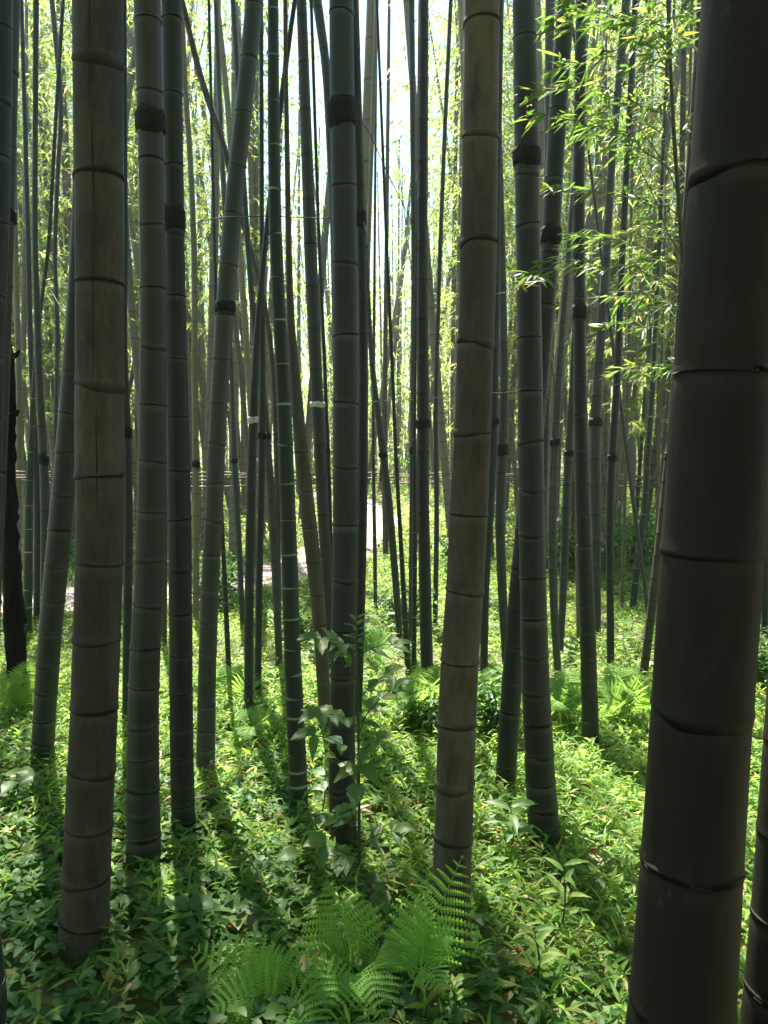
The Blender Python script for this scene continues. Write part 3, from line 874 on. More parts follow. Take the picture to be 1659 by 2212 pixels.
# the mass of the grove farther off, and the grove that goes on beside and behind the viewer
gc, gl = MB(), MB()
spots = []
while len(spots) < 800:
    y = rng.uniform(19.5, 46)
    x = rng.uniform(-1, 1) * (0.75 * y + 3)
    if path_dist(np.array([x]), np.array([y]))[0] > 0.9:
        spots.append((x, y, 0))
while len(spots) < 1090:
    a_, r_ = rng.uniform(0, 6.28), rng.uniform(2.2, 15)
    x, y = r_ * math.sin(a_), r_ * math.cos(a_)
    if y < -1.2 or (abs(x) > 0.62 * y + 1.6 and y < 20):
        spots.append((x, y, 1))
for (x, y, near) in spots:
    h = rng.uniform(9, 12)
    rad = rng.uniform(0.035, 0.065)
    lx, ly = rng.normal(0, 0.05, 2)
    zs_, nd_ = [-0.1], [0.0]
    z, g = 0.1, 0.12
    while z < h:
        zs_ += [z - 0.02, z, z + 0.02]
        nd_ += [0, 0.9, 0]
        g = min(0.36, g * 1.09)
        z += g
    zs_ = np.array(zs_)
    rr = rad * np.interp(zs_, [0, h], [1, 0.35]) * (1 + 0.05 * np.array(nd_))
    tube(gc, np.stack([x + lx * zs_, y + ly * zs_, zs_], 1), rr, 6, np.array(nd_))
    m = (420 if y < 1.5 else 170) if near else 330  # unseen foliage beside and behind the viewer thickened to block skylight
    sxx = project((x, y, 3.0))[0] if y > 5 else 0
    hi = rng.uniform(0, 1, m) ** (1.0 if near else 1.35)
    zc = 2.6 + 7.5 * hi
    if not near:
        lowm = rng.random(m) < 0.22
        zc[lowm] = rng.uniform(0.1, 2.6, lowm.sum())
    rc = 1.4 * np.sin(math.pi * np.clip(0.15 + 0.8 * hi, 0, 1)) * rng.random(m) ** 0.6
    aa = rng.integers(0, 9, m) * 0.7 + rng.normal(0, 0.18, m)
    P = np.stack([x + lx * zc + rc * np.cos(aa), y + ly * zc + rc * np.sin(aa), zc + 0.25 * rc], 1)
    if y > 5 and 380 < sxx < 1010:      # the canopy is thinner over the opening of the path
        lim = np.interp(P[:, 2] / y, [0.20, 0.32], [1.0, 0.30 if sxx > 740 else 0.55])
        P = P[rng.random(m) < lim]
        m = len(P)
    ea, ee = rng.uniform(0, 6.28, m), rng.uniform(-0.9, 0.2, m)
    leaves(gl, P, np.stack([np.cos(ea) * np.cos(ee), np.sin(ea) * np.cos(ee), np.sin(ee)], 1), np.array([0, 0, 1.0]) + rng.normal(0, 0.5, (m, 3)),
           rng.uniform(0.17, 0.32, m), rng.uniform(0.032, 0.058, m), 0.3, 0.2)
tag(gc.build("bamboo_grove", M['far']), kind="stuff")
tag(gl.build("grove_foliage", M['leaf'], smooth=False), kind="stuff")

# ------------------------------------------------------------------ leafy young bamboo on the right
def leafy():
    Yb = 3.0
    base = ground(1492, 1500)
    base[1] = Yb
    base[0] = at(1492, 1500, Yb)[0]
    base[2] = 0
    r = thing("leafy_bamboo", base, "thin dark young bamboo with long leafy branches reaching left, beside the giant", "bamboo")
    st = np.array([base] + [at(a, c, Yb) for a, c in ((1488, 1200), (1484, 900), (1476, 553), (1466, 433), (1456, 300), (1446, 100), (1438, -150), (1425, -420))])
    mb = MB()
    tube(mb, dense(st, 40) - base, np.linspace(0.014, 0.005, 40), 8)
    mb.build("stem", M['stem'], r)
    lf, tw = MB(), MB()
    spec = [  # start on stem (sx, sy), end (sx, sy), depth change, leaves per twig
        ((1440, -60), (1215, 30), -0.3, 5), ((1446, 60), (1250, 60), 0.1, 6), ((1446, 100), (1180, 70), -0.5, 5), ((1450, 150), (1300, 30), 0.2, 6),
        ((1452, 170), (1215, 150), -0.2, 6), ((1456, 230), (1320, 250), 0.2, 5), ((1458, 280), (1175, 200), -0.35, 5), ((1460, 300), (1240, 290), 0.3, 5),
        ((1464, 380), (1140, 260), -0.5, 4), ((1466, 420), (1270, 150), 0.2, 5), ((1470, 470), (1190, 410), -0.2, 4), ((1474, 520), (1150, 600), -0.4, 3),
        ((1476, 560), (1290, 230), -0.1, 4), ((1478, 600), (1260, 510), 0.2, 5), ((1480, 640), (1095, 632), -0.55, 3), ((1480, 680), (1330, 640), 0.25, 6),
        ((1482, 740), (1310, 700), 0.1, 6), ((1484, 800), (1340, 800), 0.2, 6), ((1484, 860), (1400, 730), -0.1, 6), ((1446, 40), (1540, 20), -0.3, 5),
        ((1440, -20), (1400, 30), -0.4, 6), ((1446, 80), (1460, 130), -0.5, 5), ((1470, 330), (1500, 300), -0.3, 4), ((1445, 20), (1350, -20), -0.1, 7),
        ((1448, 110), (1370, 110), -0.3, 7), ((1452, 140), (1410, 60), 0.1, 7), ((1478, 580), (1400, 560), -0.1, 5), ((1480, 660), (1420, 690), -0.2, 5)]
    for (a, e, dy, ln) in spec:
        p0, p1 = at(*a, Yb) - base, at(*e, Yb + dy) - base
        n = 9
        s = np.linspace(0, 1, n)
        L = np.linalg.norm(p1 - p0)
        pts = p0 + (p1 - p0) * s[:, None] + np.array([0, 0, 1]) * (0.10 * L * np.sin(math.pi * s))[:, None]
        pts[1:-1] += rng.normal(0, 0.012, (n - 2, 3))
        tube(tw, pts, np.linspace(0.0028, 0.0009, n), 5)
        for tt in np.linspace(0.2, 1.0, max(4, int(L / 0.055))):
            p = np.array([np.interp(tt, s, pts[:, k]) for k in range(3)])
            ax = math.atan2(p1[1] - p0[1], p1[0] - p0[0])
            a2 = ax + rng.choice([-1, 1]) * rng.uniform(0.1, 1.1)
            tl = rng.uniform(0.02, 0.10)
            q = p + np.array([math.cos(a2), math.sin(a2), rng.uniform(-0.4, 0.3)]) * tl
            tube(tw, np.stack([p, q]), [0.0011, 0.0007], 4)
            m = max(2, int(rng.poisson(ln)))
            f = rng.random(m)
            aa = a2 + rng.normal(0, 0.6, m)
            el = rng.uniform(-0.6, 0.35, m)
            D = np.stack([np.cos(aa) * np.cos(el), np.sin(aa) * np.cos(el), np.sin(el)], 1)
            leaves(lf, p + (q - p) * f[:, None], D, np.array([0, 0, 1.0]) + rng.normal(0, 0.4, (m, 3)), rng.uniform(0.045, 0.098, m), rng.uniform(0.008, 0.0135, m), rng.uniform(0, 0.35, m), 0.2, True)
    tw.build("branches", M['twig'], r)
    lf.build("foliage", M['young'], r)


leafy()
for (px, Yb, k_, sc_, lab_) in ((1345, 6.6, 0, 0.66, "leafy young bamboo whose sprays reach low behind the pale green bending one"), (1415, 7.4, 1, 0.62, "leafy young bamboo filling the gap left of the giant"),
                          (1290, 8.4, 0, 0.75, "leafy young bamboo far behind the spiky-jointed one"), (1460, 6.0, 2, 0.58, "leafy young bamboo partly hidden by the giant's left edge"), (1385, 8.9, 0, 0.78, "leafy young bamboo at the back, right of the dark slim one"),
                          (60, 7.6, 0, 0.7, "leafy young bamboo behind the black dead trunk"), (245, 8.6, 1, 0.7, "leafy young bamboo seen right of the thick tan one")):
    b_ = at(px, 1250, Yb)
    b_[2] = 0
    r_ = thing("leafy_bamboo", b_, lab_, "bamboo")
    o_ = link("culm", FARC[0], r_)
    o_.scale = (0.45, 0.45, 0.75)
    add_crown(r_, FARCROWN[k_], (0, 0, 0), px * 0.7, sc_)

# ------------------------------------------------------------------ ground cover
def cover(n, ylo, yhi, Lr, Wr, hr, nl, mat, name, acc, fine, broad=False, seed=0):
    mbx = MB()
    # uniform on the ground inside the wedge in front of the camera
    y = np.sqrt(rng.uniform(ylo ** 2, yhi ** 2, n))
    x = rng.uniform(-1, 1, n) * (0.56 * y + 0.7)
    k = acc(x, y) & (path_dist(x, y) > 0.5 + 0.12 * rng.random(n))
    x, y = x[k], y[k]
    n = len(x)
    z = gz(x, y)
    h = rng.uniform(*hr, n) * (0.6 + 0.6 * (0.5 + 0.5 * np.sin(x * 2.3) * np.cos(y * 1.9)))
    az0 = rng.uniform(0, 6.28, n)
    lean = rng.normal(0, 0.25, (n, 2)) * h[:, None]
    for j in range(nl):
        f = rng.uniform(0.35, 1.0, n)
        P = np.stack([x + lean[:, 0] * f, y + lean[:, 1] * f, z + h * f], 1)
        az = az0 + j * 2.4 + rng.normal(0, 0.4, n)
        if broad:
            el = rng.uniform(-0.25, 0.35, n)
        else:
            el = rng.uniform(-0.15, 0.95, n)
        D = np.stack([np.cos(az) * np.cos(el), np.sin(az) * np.cos(el), np.sin(el)], 1)
        N = np.array([0, 0, 1.0]) + rng.normal(0, 0.3, (n, 3))
        leaves(mbx, P, D, N, rng.uniform(*Lr, n), rng.uniform(*Wr, n), rng.uniform(0.1, 0.5, n), 0.22, fine, 0.33 if broad else 0.36)
    return tag(mbx.build(name, mat, smooth=fine), kind="stuff")


def broadw(x, y):
    return 1 / (1 + np.exp((x - 0.25 + 0.35 * np.sin(y * 3)) * 5)) * (1 / (1 + np.exp((y - 3.0) * 3)))


def patch(x, y):
    return 0.5 + 0.5 * np.sin(x * 1.9 + 1.3 * np.sin(y * 1.1)) * np.cos(y * 1.4 + 0.6 * np.sin(x * 2.2))


cover(14000, 1.2, 4.6, (0.040, 0.085), (0.008, 0.015), (0.015, 0.12), 6, M['cover'], "bamboo_grass", lambda x, y: rng.random(len(x)) < (1 - 0.88 * broadw(x, y)), True)
cover(12500, 1.2, 4.6, (0.026, 0.058), (0.016, 0.034), (0.012, 0.10), 5, M['broad'], "ground_ivy", lambda x, y: rng.random(len(x)) < (0.10 + 0.88 * broadw(x, y)), True, True)
cover(42000, 4.4, 10.5, (0.038, 0.078), (0.009, 0.015), (0.015, 0.12), 5, M['cover'], "bamboo_grass", lambda x, y: rng.random(len(x)) < 0.55 + 0.45 * patch(x, y), False)
cover(5000, 4.4, 10.5, (0.04, 0.085), (0.024, 0.045), (0.02, 0.14), 4, M['broad'], "ground_ivy", lambda x, y: rng.random(len(x)) < 0.7 * (1 - patch(x, y)), False, True)
cover(26000, 10.2, 32, (0.10, 0.20), (0.025, 0.05), (0.03, 0.20), 4, M['cover'], "bamboo_grass", lambda x, y: rng.random(len(x)) < 1.2 - 0.02 * y, False)

# fallen dry leaves
n = 700
y = np.sqrt(rng.uniform(1.3 ** 2, 9 ** 2, n))
x = rng.uniform(-1, 1, n) * (0.56 * y + 0.6)
az, el = rng.uniform(0, 6.28, n), rng.uniform(-0.2, 0.5, n)
mb = MB()
leaves(mb, np.stack([x, y, gz(x, y) + rng.uniform(0.006, 0.09, n)], 1), np.stack([np.cos(az), np.sin(az), np.sin(el)], 1),
       np.array([0, 0, 1.0]) + rng.normal(0, 0.4, (n, 3)), rng.uniform(0.04, 0.11, n), rng.uniform(0.009, 0.02, n), 0.2, 0.4)
tag(mb.build("fallen_leaves", M['dry']), kind="stuff")

# red wild strawberries
mb = MB()
a = np.linspace(0, 2 * math.pi, 10, endpoint=False)
ph = np.linspace(0.0, math.pi, 7)
v = np.stack([np.sin(ph)[:, None] * np.cos(a), np.sin(ph)[:, None] * np.sin(a), np.cos(ph)[:, None] * np.ones(10)], -1).reshape(-1, 3) * 0.0065
v += rng.normal(0, 0.0005, v.shape)
i = np.arange(6)[:, None] * 10
j = np.arange(10)[None]
k = (j + 1) % 10
mb.add(v, np.stack([i + j, i + 10 + j, i + 10 + k, i + k], -1).reshape(-1, 4))
BERRY = mb.mesh("wild_strawberry", M['berry'])
for q in range(64):
    y = math.sqrt(rng.uniform(1.9 ** 2, 4.4 ** 2))
    x = rng.uniform(-0.5, 0.42) * y
    o = link("wild_strawberry", BERRY, None, (x, y, float(gz(x, y)) + rng.uniform(0.05, 0.13)))
    s = rng.uniform(0.7, 1.2)
    o.scale = (s, s, s * 0.95)
    tag(o, "tiny red wild strawberry dotted among the low green leaves", "berry", "wild strawberries in the ground cover")

# ------------------------------------------------------------------ ferns
def frond(parent, base, tip, arch, width, normal, np_=20, npin=11, mat=None, tilt=0.0):
    """base/tip local; arch lifts the middle; normal faces the viewer of the frond."""
    mbx = MB()
    base, tip, normal = np.array(base, float), np.array(tip, float), nrm(np.array(normal, float))
    s = np.linspace(0, 1, 16)
    ax = tip - base
    L = np.linalg.norm(ax)
    pts = base + ax * s[:, None] + np.array([0, 0, 1.0]) * (arch * L * np.sin(math.pi * s ** 0.9) * 0.6)[:, None]
    tube(mbx, pts, np.linspace(0.0022, 0.0007, 16), 5, np.full(16, 0.9))
    T = np.linspace(0.16, 0.985, np_)
    tg = nrm(np.gradient(pts, axis=0))
    for sd_ in (-1, 1):
        for tt in T:
            p = np.array([np.interp(tt, s, pts[:, k]) for k in range(3)])
            d = nrm(np.array([np.interp(tt, s, tg[:, k]) for k in range(3)]))
            side = nrm(np.cross(d, normal)) * sd_
            u = (tt - 0.16) / 0.84
            pl = width * (min(1.0, 0.70 + 2.0 * u) * (1 - u) ** 0.95 * 1.22 + 0.02) * rng.uniform(0.92, 1.06)
            pd = nrm(side * math.cos(0.42) + d * math.sin(0.42) + normal * rng.normal(0.05, 0.06))
            e = np.linspace(0.04, 1, npin)
            q = p + pd * (pl * e)[:, None] - np.array([0, 0, 1.0]) * (0.16 * pl * e ** 2)[:, None]
            tube(mbx, np.stack([p, q[npin // 2], q[-1]]), [0.0009, 0.0006, 0.0003], 3, np.full(3, 0.9))
            nloc = nrm(np.cross(pd, d) * sd_)
            if nloc @ normal < 0:
                nloc = -nloc
            if npin <= 7:
                leaves(mbx, p, pd, nloc + rng.normal(0, 0.12, 3), pl, min(0.022, pl * 0.19), 0.2, 0.15, True, 0.3)
                continue
            pn = nrm(np.cross(nloc, pd))
            sp = pl * (e[1] - e[0])
            bl = (min(0.0155, pl * 0.125) * np.minimum(1, 0.75 + e) * (1 - e) ** 0.6 + 0.0015)[:, None]
            for s2 in (-1, 1):
                o = nrm(pn * s2 + nloc * 0.25)
                m = q[:-1]
                m2 = q[1:]
                b0, b1 = bl[:-1], bl[1:]
                n0 = m + o * b0 * 0.30
                n1 = m + (m2 - m) * 0.82 + o * b0 * 0.30
                t0 = m + pd * sp * 0.30 + o * b0 * 0.92
                t1 = m + pd * sp * 0.72 + o * b0
                vv = np.stack([m, m2, n0, n1, t0, t1], 1).reshape(-1, 3)
                k6 = (np.arange(len(m)) * 6)[:, None]
                mbx.add(vv, [k6 + np.array([[0, 1, 3, 2]]), k6 + np.array([[2, 3, 5, 4]])], np.full(len(vv), np.clip(u * 0.4 + rng.random() * 0.5, 0, 1)))
    return mbx.build("frond", mat or M['fern'], parent, smooth=False)


def fern_px(label, root, Yr, tips, width, np_=20, npin=11):
    b = at(*root, Yr)
    b[2] = max(0.0, min(b[2], 0.08))
    r = thing("fern", b, label, "fern")
    for (tx, ty, dy, arch, wsc, nx) in tips:
        tp_ = at(tx, ty, Yr + dy) - b
        frond(r, (0, 0, 0), tp_, arch, width * wsc, (nx, -0.8, 0.75), np_, npin, M['frontfern' if npin > 7 else 'fern'])
    return r


fern_px("upright green fern in front at centre, frond tip below the tall sapling's stem", (765, 2165), 2.02,
        [(706, 1903, 0.10, 0.06, 1.0, 0.0), (840, 2120, 0.02, 0.30, 0.7, 0.3), (700, 2230, -0.22, 0.5, 0.8, -0.1), (835, 2225, -0.2, 0.5, 0.8, 0.3)], 0.145, 12, 12)
fern_px("broad green fern cut by the bottom edge, left of the upright one", (615, 2225), 1.90,
        [(412, 2048, 0.05, 0.12, 1.0, -0.1), (535, 2052, 0.10, 0.12, 0.9, 0.0), (785, 2125, 0.02, 0.45, 0.6, 0.2), (440, 2190, -0.12, 0.3, 0.8, -0.2), (700, 2290, -0.2, 0.4, 0.8, 0.2)], 0.135, 12, 12)
fern_px("bright fern with a tall right-hand frond against the blotched tan bamboo", (888, 2115), 1.93,
        [(1000, 1848, 0.03, 0.05, 0.95, 0.1), (905, 1930, 0.14, 0.10, 0.6, -0.2), (835, 2015, 0.10, 0.20, 0.55, -0.2), (985, 2030, -0.05, 0.50, 0.55, 0.4), (960, 2150, -0.15, 0.45, 0.55, 0.3)], 0.150, 12, 12)
fern_px("drooping fern at left in front of the black dead trunk", (40, 1555), 3.95, [(66, 1420, 0, 0.2, 1, 0.2), (10, 1440, 0.1, 0.3, 1, -0.2), (95, 1500, -0.1, 0.4, 0.9, 0.4), (-10, 1500, -0.2, 0.4, 0.9, -0.3)], 0.15, 17, 5)
fern_px("feathery fern in front of the straight blue-green bamboo", (930, 1590), 3.95, [(900, 1440, 0.1, 0.25, 1, 0), (960, 1430, 0.1, 0.25, 1, 0.2), (1000, 1500, 0, 0.4, 1, 0.4), (860, 1510, -0.1, 0.4, 1, -0.3), (925, 1480, -0.25, 0.4, 1, 0), (1010, 1560, -0.3, 0.4, 0.9, 0.3)], 0.16, 19, 6)
fern_px("dark green fern left of the spiky-jointed bamboo", (1215, 1570), 4.0, [(1160, 1470, 0.1, 0.3, 1, -0.2), (1230, 1440, 0.2, 0.25, 1, 0.1), (1265, 1500, -0.1, 0.4, 1, 0.4), (1180, 1540, -0.3, 0.4, 0.9, -0.3)], 0.15, 17, 5)
fern_px("pale sunlit fern right of the spiky-jointed bamboo", (1350, 1580), 3.95, [(1320, 1430, 0.2, 0.25, 1, 0), (1375, 1440, 0.2, 0.25, 1, 0.2), (1410, 1480, 0, 0.4, 1, 0.4), (1300, 1500, -0.1, 0.4, 1, -0.3), (1360, 1500, -0.3, 0.4, 1, 0)], 0.16, 18, 5)
fern_px("low fern in shade left of the white-ringed bamboo", (555, 1610), 3.75, [(500, 1560, 0.1, 0.4, 1, -0.2), (550, 1540, 0.2, 0.3, 1, 0), (610, 1565, 0, 0.4, 1, 0.3), (530, 1600, -0.25, 0.4, 1, -0.1)], 0.14, 16, 5)
fern_px("fern behind the feet of the long crossing bamboo", (515, 1530), 4.25, [(480, 1440, 0.1, 0.25, 1, -0.2), (530, 1430, 0.1, 0.25, 1, 0.2), (560, 1480, -0.1, 0.4, 1, 0.4)], 0.14, 16, 5)
fern_px("sunny fern beside the foot of the green bushy-knotted bamboo", (1080, 1560), 4.0, [(1050, 1440, 0.2, 0.25, 1, -0.2), (1110, 1430, 0.3, 0.3, 1, 0.2), (1060, 1500, -0.2, 0.4, 1, 0.0)], 0.15, 17, 5)
fern_px("pale curled fern near the path at centre", (790, 1430), 5.1, [(740, 1370, 0.1, 0.4, 1, -0.2), (790, 1345, 0.2, 0.3, 1, 0), (850, 1375, 0.1, 0.4, 1, 0.3), (870, 1420, -0.2, 0.4, 1, 0.3)], 0.17, 15, 5)
fern_px("yellow-green fern by the slanting brown bamboo at right", (1440, 1420), 5.4, [(1420, 1330, 0.1, 0.3, 1, -0.2), (1450, 1300, 0.1, 0.3, 1, 0), (1475, 1360, 0, 0.4, 1, 0.3)], 0.17, 15, 5)
fern_px("round bright fern far right beside the dark undergrowth", (1430, 1285), 8.0, [(1390, 1250, 0, 0.4, 1, -0.2), (1420, 1235, 0.1, 0.3, 1, 0), (1460, 1245, 0, 0.4, 1, 0.3), (1425, 1265, -0.3, 0.4, 1, 0)], 0.22, 13, 4)

# ------------------------------------------------------------------ saplings and leafy plants
def leaflet(mbx, p, d, L, W, droop=0.4, nrmv=(0, -0.35, 1)):
    """A broad leaf with a wavy toothed edge: 9 cross sections, 5 verts each."""
    d = nrm(np.array(d, float))
    s = nrm(np.cross(d, np.array(nrmv, float)))
    u = np.cross(s, d)
    m = 10
    t = np.linspace(0, 1, m)
    prof = np.interp(t, [0, 0.12, 0.35, 0.6, 0.85, 1], [0.02, 0.30, 0.5, 0.42, 0.15, 0.0])
    ph = rng.uniform(0, 6.28)
    rows = []
    for k in (-1, -0.5, 0, 0.5, 1):
        jag = 1 + (0.12 * np.sin(np.arange(m) * 2.6 + k) if abs(k) == 1 else 0)
        rows.append(p + d * (L * t)[:, None] - np.array([0, 0, 1]) * (droop * L * t ** 2)[:, None] + s * (k * W * prof * jag)[:, None]
                    + u * ((abs(k) * 0.22 + 0.05 * np.sin(t * 9 + ph + k * 2)) * W * prof * 2 * 0.6)[:, None])
    v = np.stack(rows, 1).reshape(-1, 3)
    i = (np.arange(m - 1)[:, None] * 5 + np.arange(4)[None]).ravel()
    mbx.add(v, np.stack([i, i + 1, i + 6, i + 5], -1), np.full(len(v), rng.random()))


def compound(lf, stm, p0, p1, pairs, L, W, droop=0.5, tipleaf=True, petiole=0.35):
    n = 8
    s = np.linspace(0, 1, n)
    ln = np.linalg.norm(p1 - p0)
    pts = p0 + (p1 - p0) * s[:, None] + np.array([0, 0, 1]) * (0.10 * ln * np.sin(math.pi * s))[:, None]
    tube(stm, pts, np.linspace(0.0022, 0.0012, n), 5)
    ax = nrm(p1 - p0)
    side = nrm(np.cross(ax, [0, -0.25, 1.0]))
    for tt in np.linspace(petiole, 0.95, pairs):
        p = np.array([np.interp(tt, s, pts[:, k]) for k in range(3)])
        for sg in (-1, 1):
            d = nrm(ax * 0.55 + side * sg * rng.uniform(0.7, 1.0) + [0, 0, rng.uniform(-0.2, 0.25)])
            leaflet(lf, p, d, L * rng.uniform(0.75, 1.15), W * rng.uniform(0.75, 1.1), droop * rng.uniform(0.25, 0.9))
    if tipleaf:
        leaflet(lf, pts[-1], ax + [0, 0, -0.05], L * 1.15, W * 1.1, droop * 0.6)


Ys = 2.5
base = at(776, 1945, Ys)
base[2] = 0
sap = thing("sapling", base, "tall thin sapling with compound toothed leaves before the thick central bamboo", "sapling")
lf, stm, sst = MB(), MB(), MB()
stp = np.array([at(a, c, Ys) for a, c in ((776, 1990), (776, 1800), (775, 1640), (773, 1480), (772, 1400), (770, 1335))]) - base
stp[0] = (0, 0, -0.02)
tube(sst, dense(stp, 24), np.linspace(0.0065, 0.002, 24), 8)
sst.build("stem", M['stem'], sap)
A = lambda x, y, dy=0.0: at(x, y, Ys + dy) - base
specs = [  # attach, tip, dy, pairs, leaflet length, width, droop
    ((772, 1412), (690, 1380), -0.10, 2, 0.085, 0.042, 0.5), ((773, 1478), (724, 1392), -0.04, 4, 0.085, 0.026, 0.35), ((772, 1420), (850, 1392), 0.06, 2, 0.075, 0.032, 0.3),
    ((774, 1515), (838, 1458), -0.05, 2, 0.075, 0.040, 0.4), ((774, 1570), (852, 1488), 0.03, 3, 0.080, 0.038, 0.6), ((774, 1590), (800, 1530), 0.05, 2, 0.065, 0.035, 0.5),
    ((774, 1570), (690, 1545), -0.12, 3, 0.085, 0.046, 0.75), ((774, 1640), (675, 1588), -0.10, 2, 0.085, 0.044, 0.9), ((774, 1640), (815, 1598), -0.06, 2, 0.080, 0.044, 0.7),
    ((776, 1690), (728, 1640), -0.08, 1, 0.075, 0.042, 0.7), ((776, 1645), (770, 1692), -0.14, 1, 0.085, 0.055, 0.6), ((776, 1875), (700, 1825), -0.08, 2, 0.095, 0.055, 0.8),
    ((776, 1880), (650, 1845), -0.12, 1, 0.095, 0.05, 0.8), ((776, 1830), (850, 1795), -0.02, 2, 0.085, 0.042, 0.6), ((776, 1900), (810, 1925), -0.12, 1, 0.095, 0.06, 0.7), ((776, 1790), (705, 1770), 0.1, 3, 0.06, 0.035, 0.3), ((776, 1780), (740, 1745), 0.15, 3, 0.05, 0.03, 0.3)]
for (a, e, dy, pr, L, W, dr) in specs:
    lf, stm = MB(), MB()
    compound(lf, stm, A(*a), A(*e, dy), pr, L, W, dr)
    lo_ = lf.build("compound_leaf", M['sapling'], sap)
    stm.build("stalk", M['stem'], lo_)
lf = MB()
for k in range(16):
    z = 1335 + k * 5
    az = k * 2.4
    leaflet(lf, A(771, z), (math.cos(az), math.sin(az), 0.55 - k * 0.03), 0.045 + 0.001 * k, 0.014, 0.1)
lf.build("leaf_tuft", M['sapling'], sap)


def small_plant(px, py_base, py_top, Y, label, nleaf, L, W, spread=0.3, lean=0, mat='sapling', elev=0.2, dens=1.0):
    b = at(px, py_base, Y)
    b[2] = 0
    r = thing("leafy_plant", b, label, "plant")
    tpp = at(px + lean, py_top, Y) - b
    sst, lfx = MB(), MB()
    pts = dense(np.array([[0, 0, -0.02], tpp * 0.5 + [0.01, 0, 0], tpp]), 12)
    tube(sst, pts, np.linspace(0.004, 0.0015, 12), 6)
    for k in range(nleaf):
        f = 1 - spread * (k / max(1, nleaf - 1))
        p = np.array([np.interp(f, np.linspace(0, 1, 12), pts[:, q]) for q in range(3)])
        az = k * 2.4 + rng.uniform(-0.3, 0.3)
        leaflet(lfx, p, (math.cos(az), math.sin(az) * 0.9, elev + rng.uniform(-0.2, 0.2)), L * rng.uniform(0.8, 1.15), W * rng.uniform(0.85, 1.1), 0.3)
    sst.build("stem", M['stem'], r)
    lfx.build("foliage", M[mat], r)


small_plant(1103, 1905, 1742, 2.62, "leafy plant with bright flat leaves before the straight banded bamboo", 9, 0.115, 0.036, 0.45)
small_plant(856, 1395, 1195, 5.7, "tall thin weed with dark whorled leaves by the slanting black-ringed bamboo", 22, 0.10, 0.032, 0.85)
small_plant(690, 1810, 1662, 2.9, "thin weed stem left of the tall sapling with one ragged top leaf", 5, 0.08, 0.045, 0.35, 14)
small_plant(88, 1660, 1555, 3.6, "pale leafy shoot at left beside the leaning green bamboo's foot", 12, 0.07, 0.024, 0.8, 6)
small_plant(405, 2050, 1955, 2.25, "rounded broad leaf on a short stalk below the lumpy-banded bamboo's shadow", 3, 0.10, 0.07, 0.3)
small_plant(510, 2050, 1965, 2.25, "wide flat leaves left of the front ferns in the shade", 3, 0.11, 0.065, 0.25)
small_plant(268, 1860, 1800, 2.75, "big pale heart leaf low between the thick tan and banded bamboo", 2, 0.10, 0.085, 0.3, 0, 'broad', 0.4)
small_plant(1230, 1480, 1380, 5.0, "dark round-leaved plant behind the straight banded bamboo", 14, 0.07, 0.05, 0.85)
small_plant(1345, 1440, 1370, 5.1, "small plant with pale broad leaves by the dark slim bamboo at right", 6, 0.08, 0.045, 0.6)
small_plant(35, 1800, 1668, 2.95, "plant with large flat pale leaves at the left edge", 8, 0.10, 0.06, 0.6)
small_plant(425, 1330, 1240, 6.6, "plant with one white-lit leaf by the olive tied bamboo", 8, 0.10, 0.06, 0.7)
small_plant(680, 1450, 1385, 5.0, "clump of flat leaves behind the brown tilting bamboo", 9, 0.085, 0.05, 0.8)
small_plant(975, 2230, 2120, 1.92, "bright lance-leaved bamboo grass shoot in the bottom foreground", 12, 0.085, 0.018, 0.9, 0, 'cover', 0.6)
small_plant(910, 2260, 2140, 1.85, "lance-leaved shoot under the front fern at bottom centre", 10, 0.08, 0.017, 0.9, 10, 'cover', 0.6)
small_plant(1210, 2040, 1870, 2.2, "upright lance-leaved shoot in the sunny patch left of the giant", 10, 0.09, 0.02, 0.7, 8, 'cover', 0.5)
small_plant(1160, 2160, 2010, 2.0, "upright dark lance-leaved shoot in shade left of the giant", 12, 0.095, 0.022, 0.8, -6, 'cover', 0.6)


def shrub(px, py, Y, w_, h_, label, n=500, L=0.09, W=0.035):
    b = at(px, py, Y)
    b[2] = 0
    r = thing("shrub", b, label, "shrub")
    lfx, sst = MB(), MB()
    for q in range(14):
        az = rng.uniform(0, 6.28)
        e = np.array([math.cos(az) * w_ * rng.uniform(0.2, 0.9), math.sin(az) * w_ * 0.5, h_ * rng.uniform(0.5, 1.0)])
        tube(sst, [np.zeros(3), e * [0.4, 0.4, 0.6], e], [0.006, 0.004, 0.002], 5)
        m = n // 14
        f = rng.uniform(0.25, 1.0, m)
        P = e * f[:, None] + rng.normal(0, 0.07 * w_ + 0.02, (m, 3))
        P[:, 2] = np.abs(P[:, 2])
        aa, el = rng.uniform(0, 6.28, m), rng.uniform(-0.5, 0.5, m)
        leaves(lfx, P, np.stack([np.cos(aa) * np.cos(el), np.sin(aa) * np.cos(el), np.sin(el)], 1), np.array([0, 0, 1.0]) + rng.normal(0, 0.4, (m, 3)), rng.uniform(0.6, 1.2, m) * L, W * rng.uniform(0.7, 1.2, m), 0.3, 0.2)
    sst.build("stems", M['stem'], r)
    lfx.build("foliage", M['broad'], r)


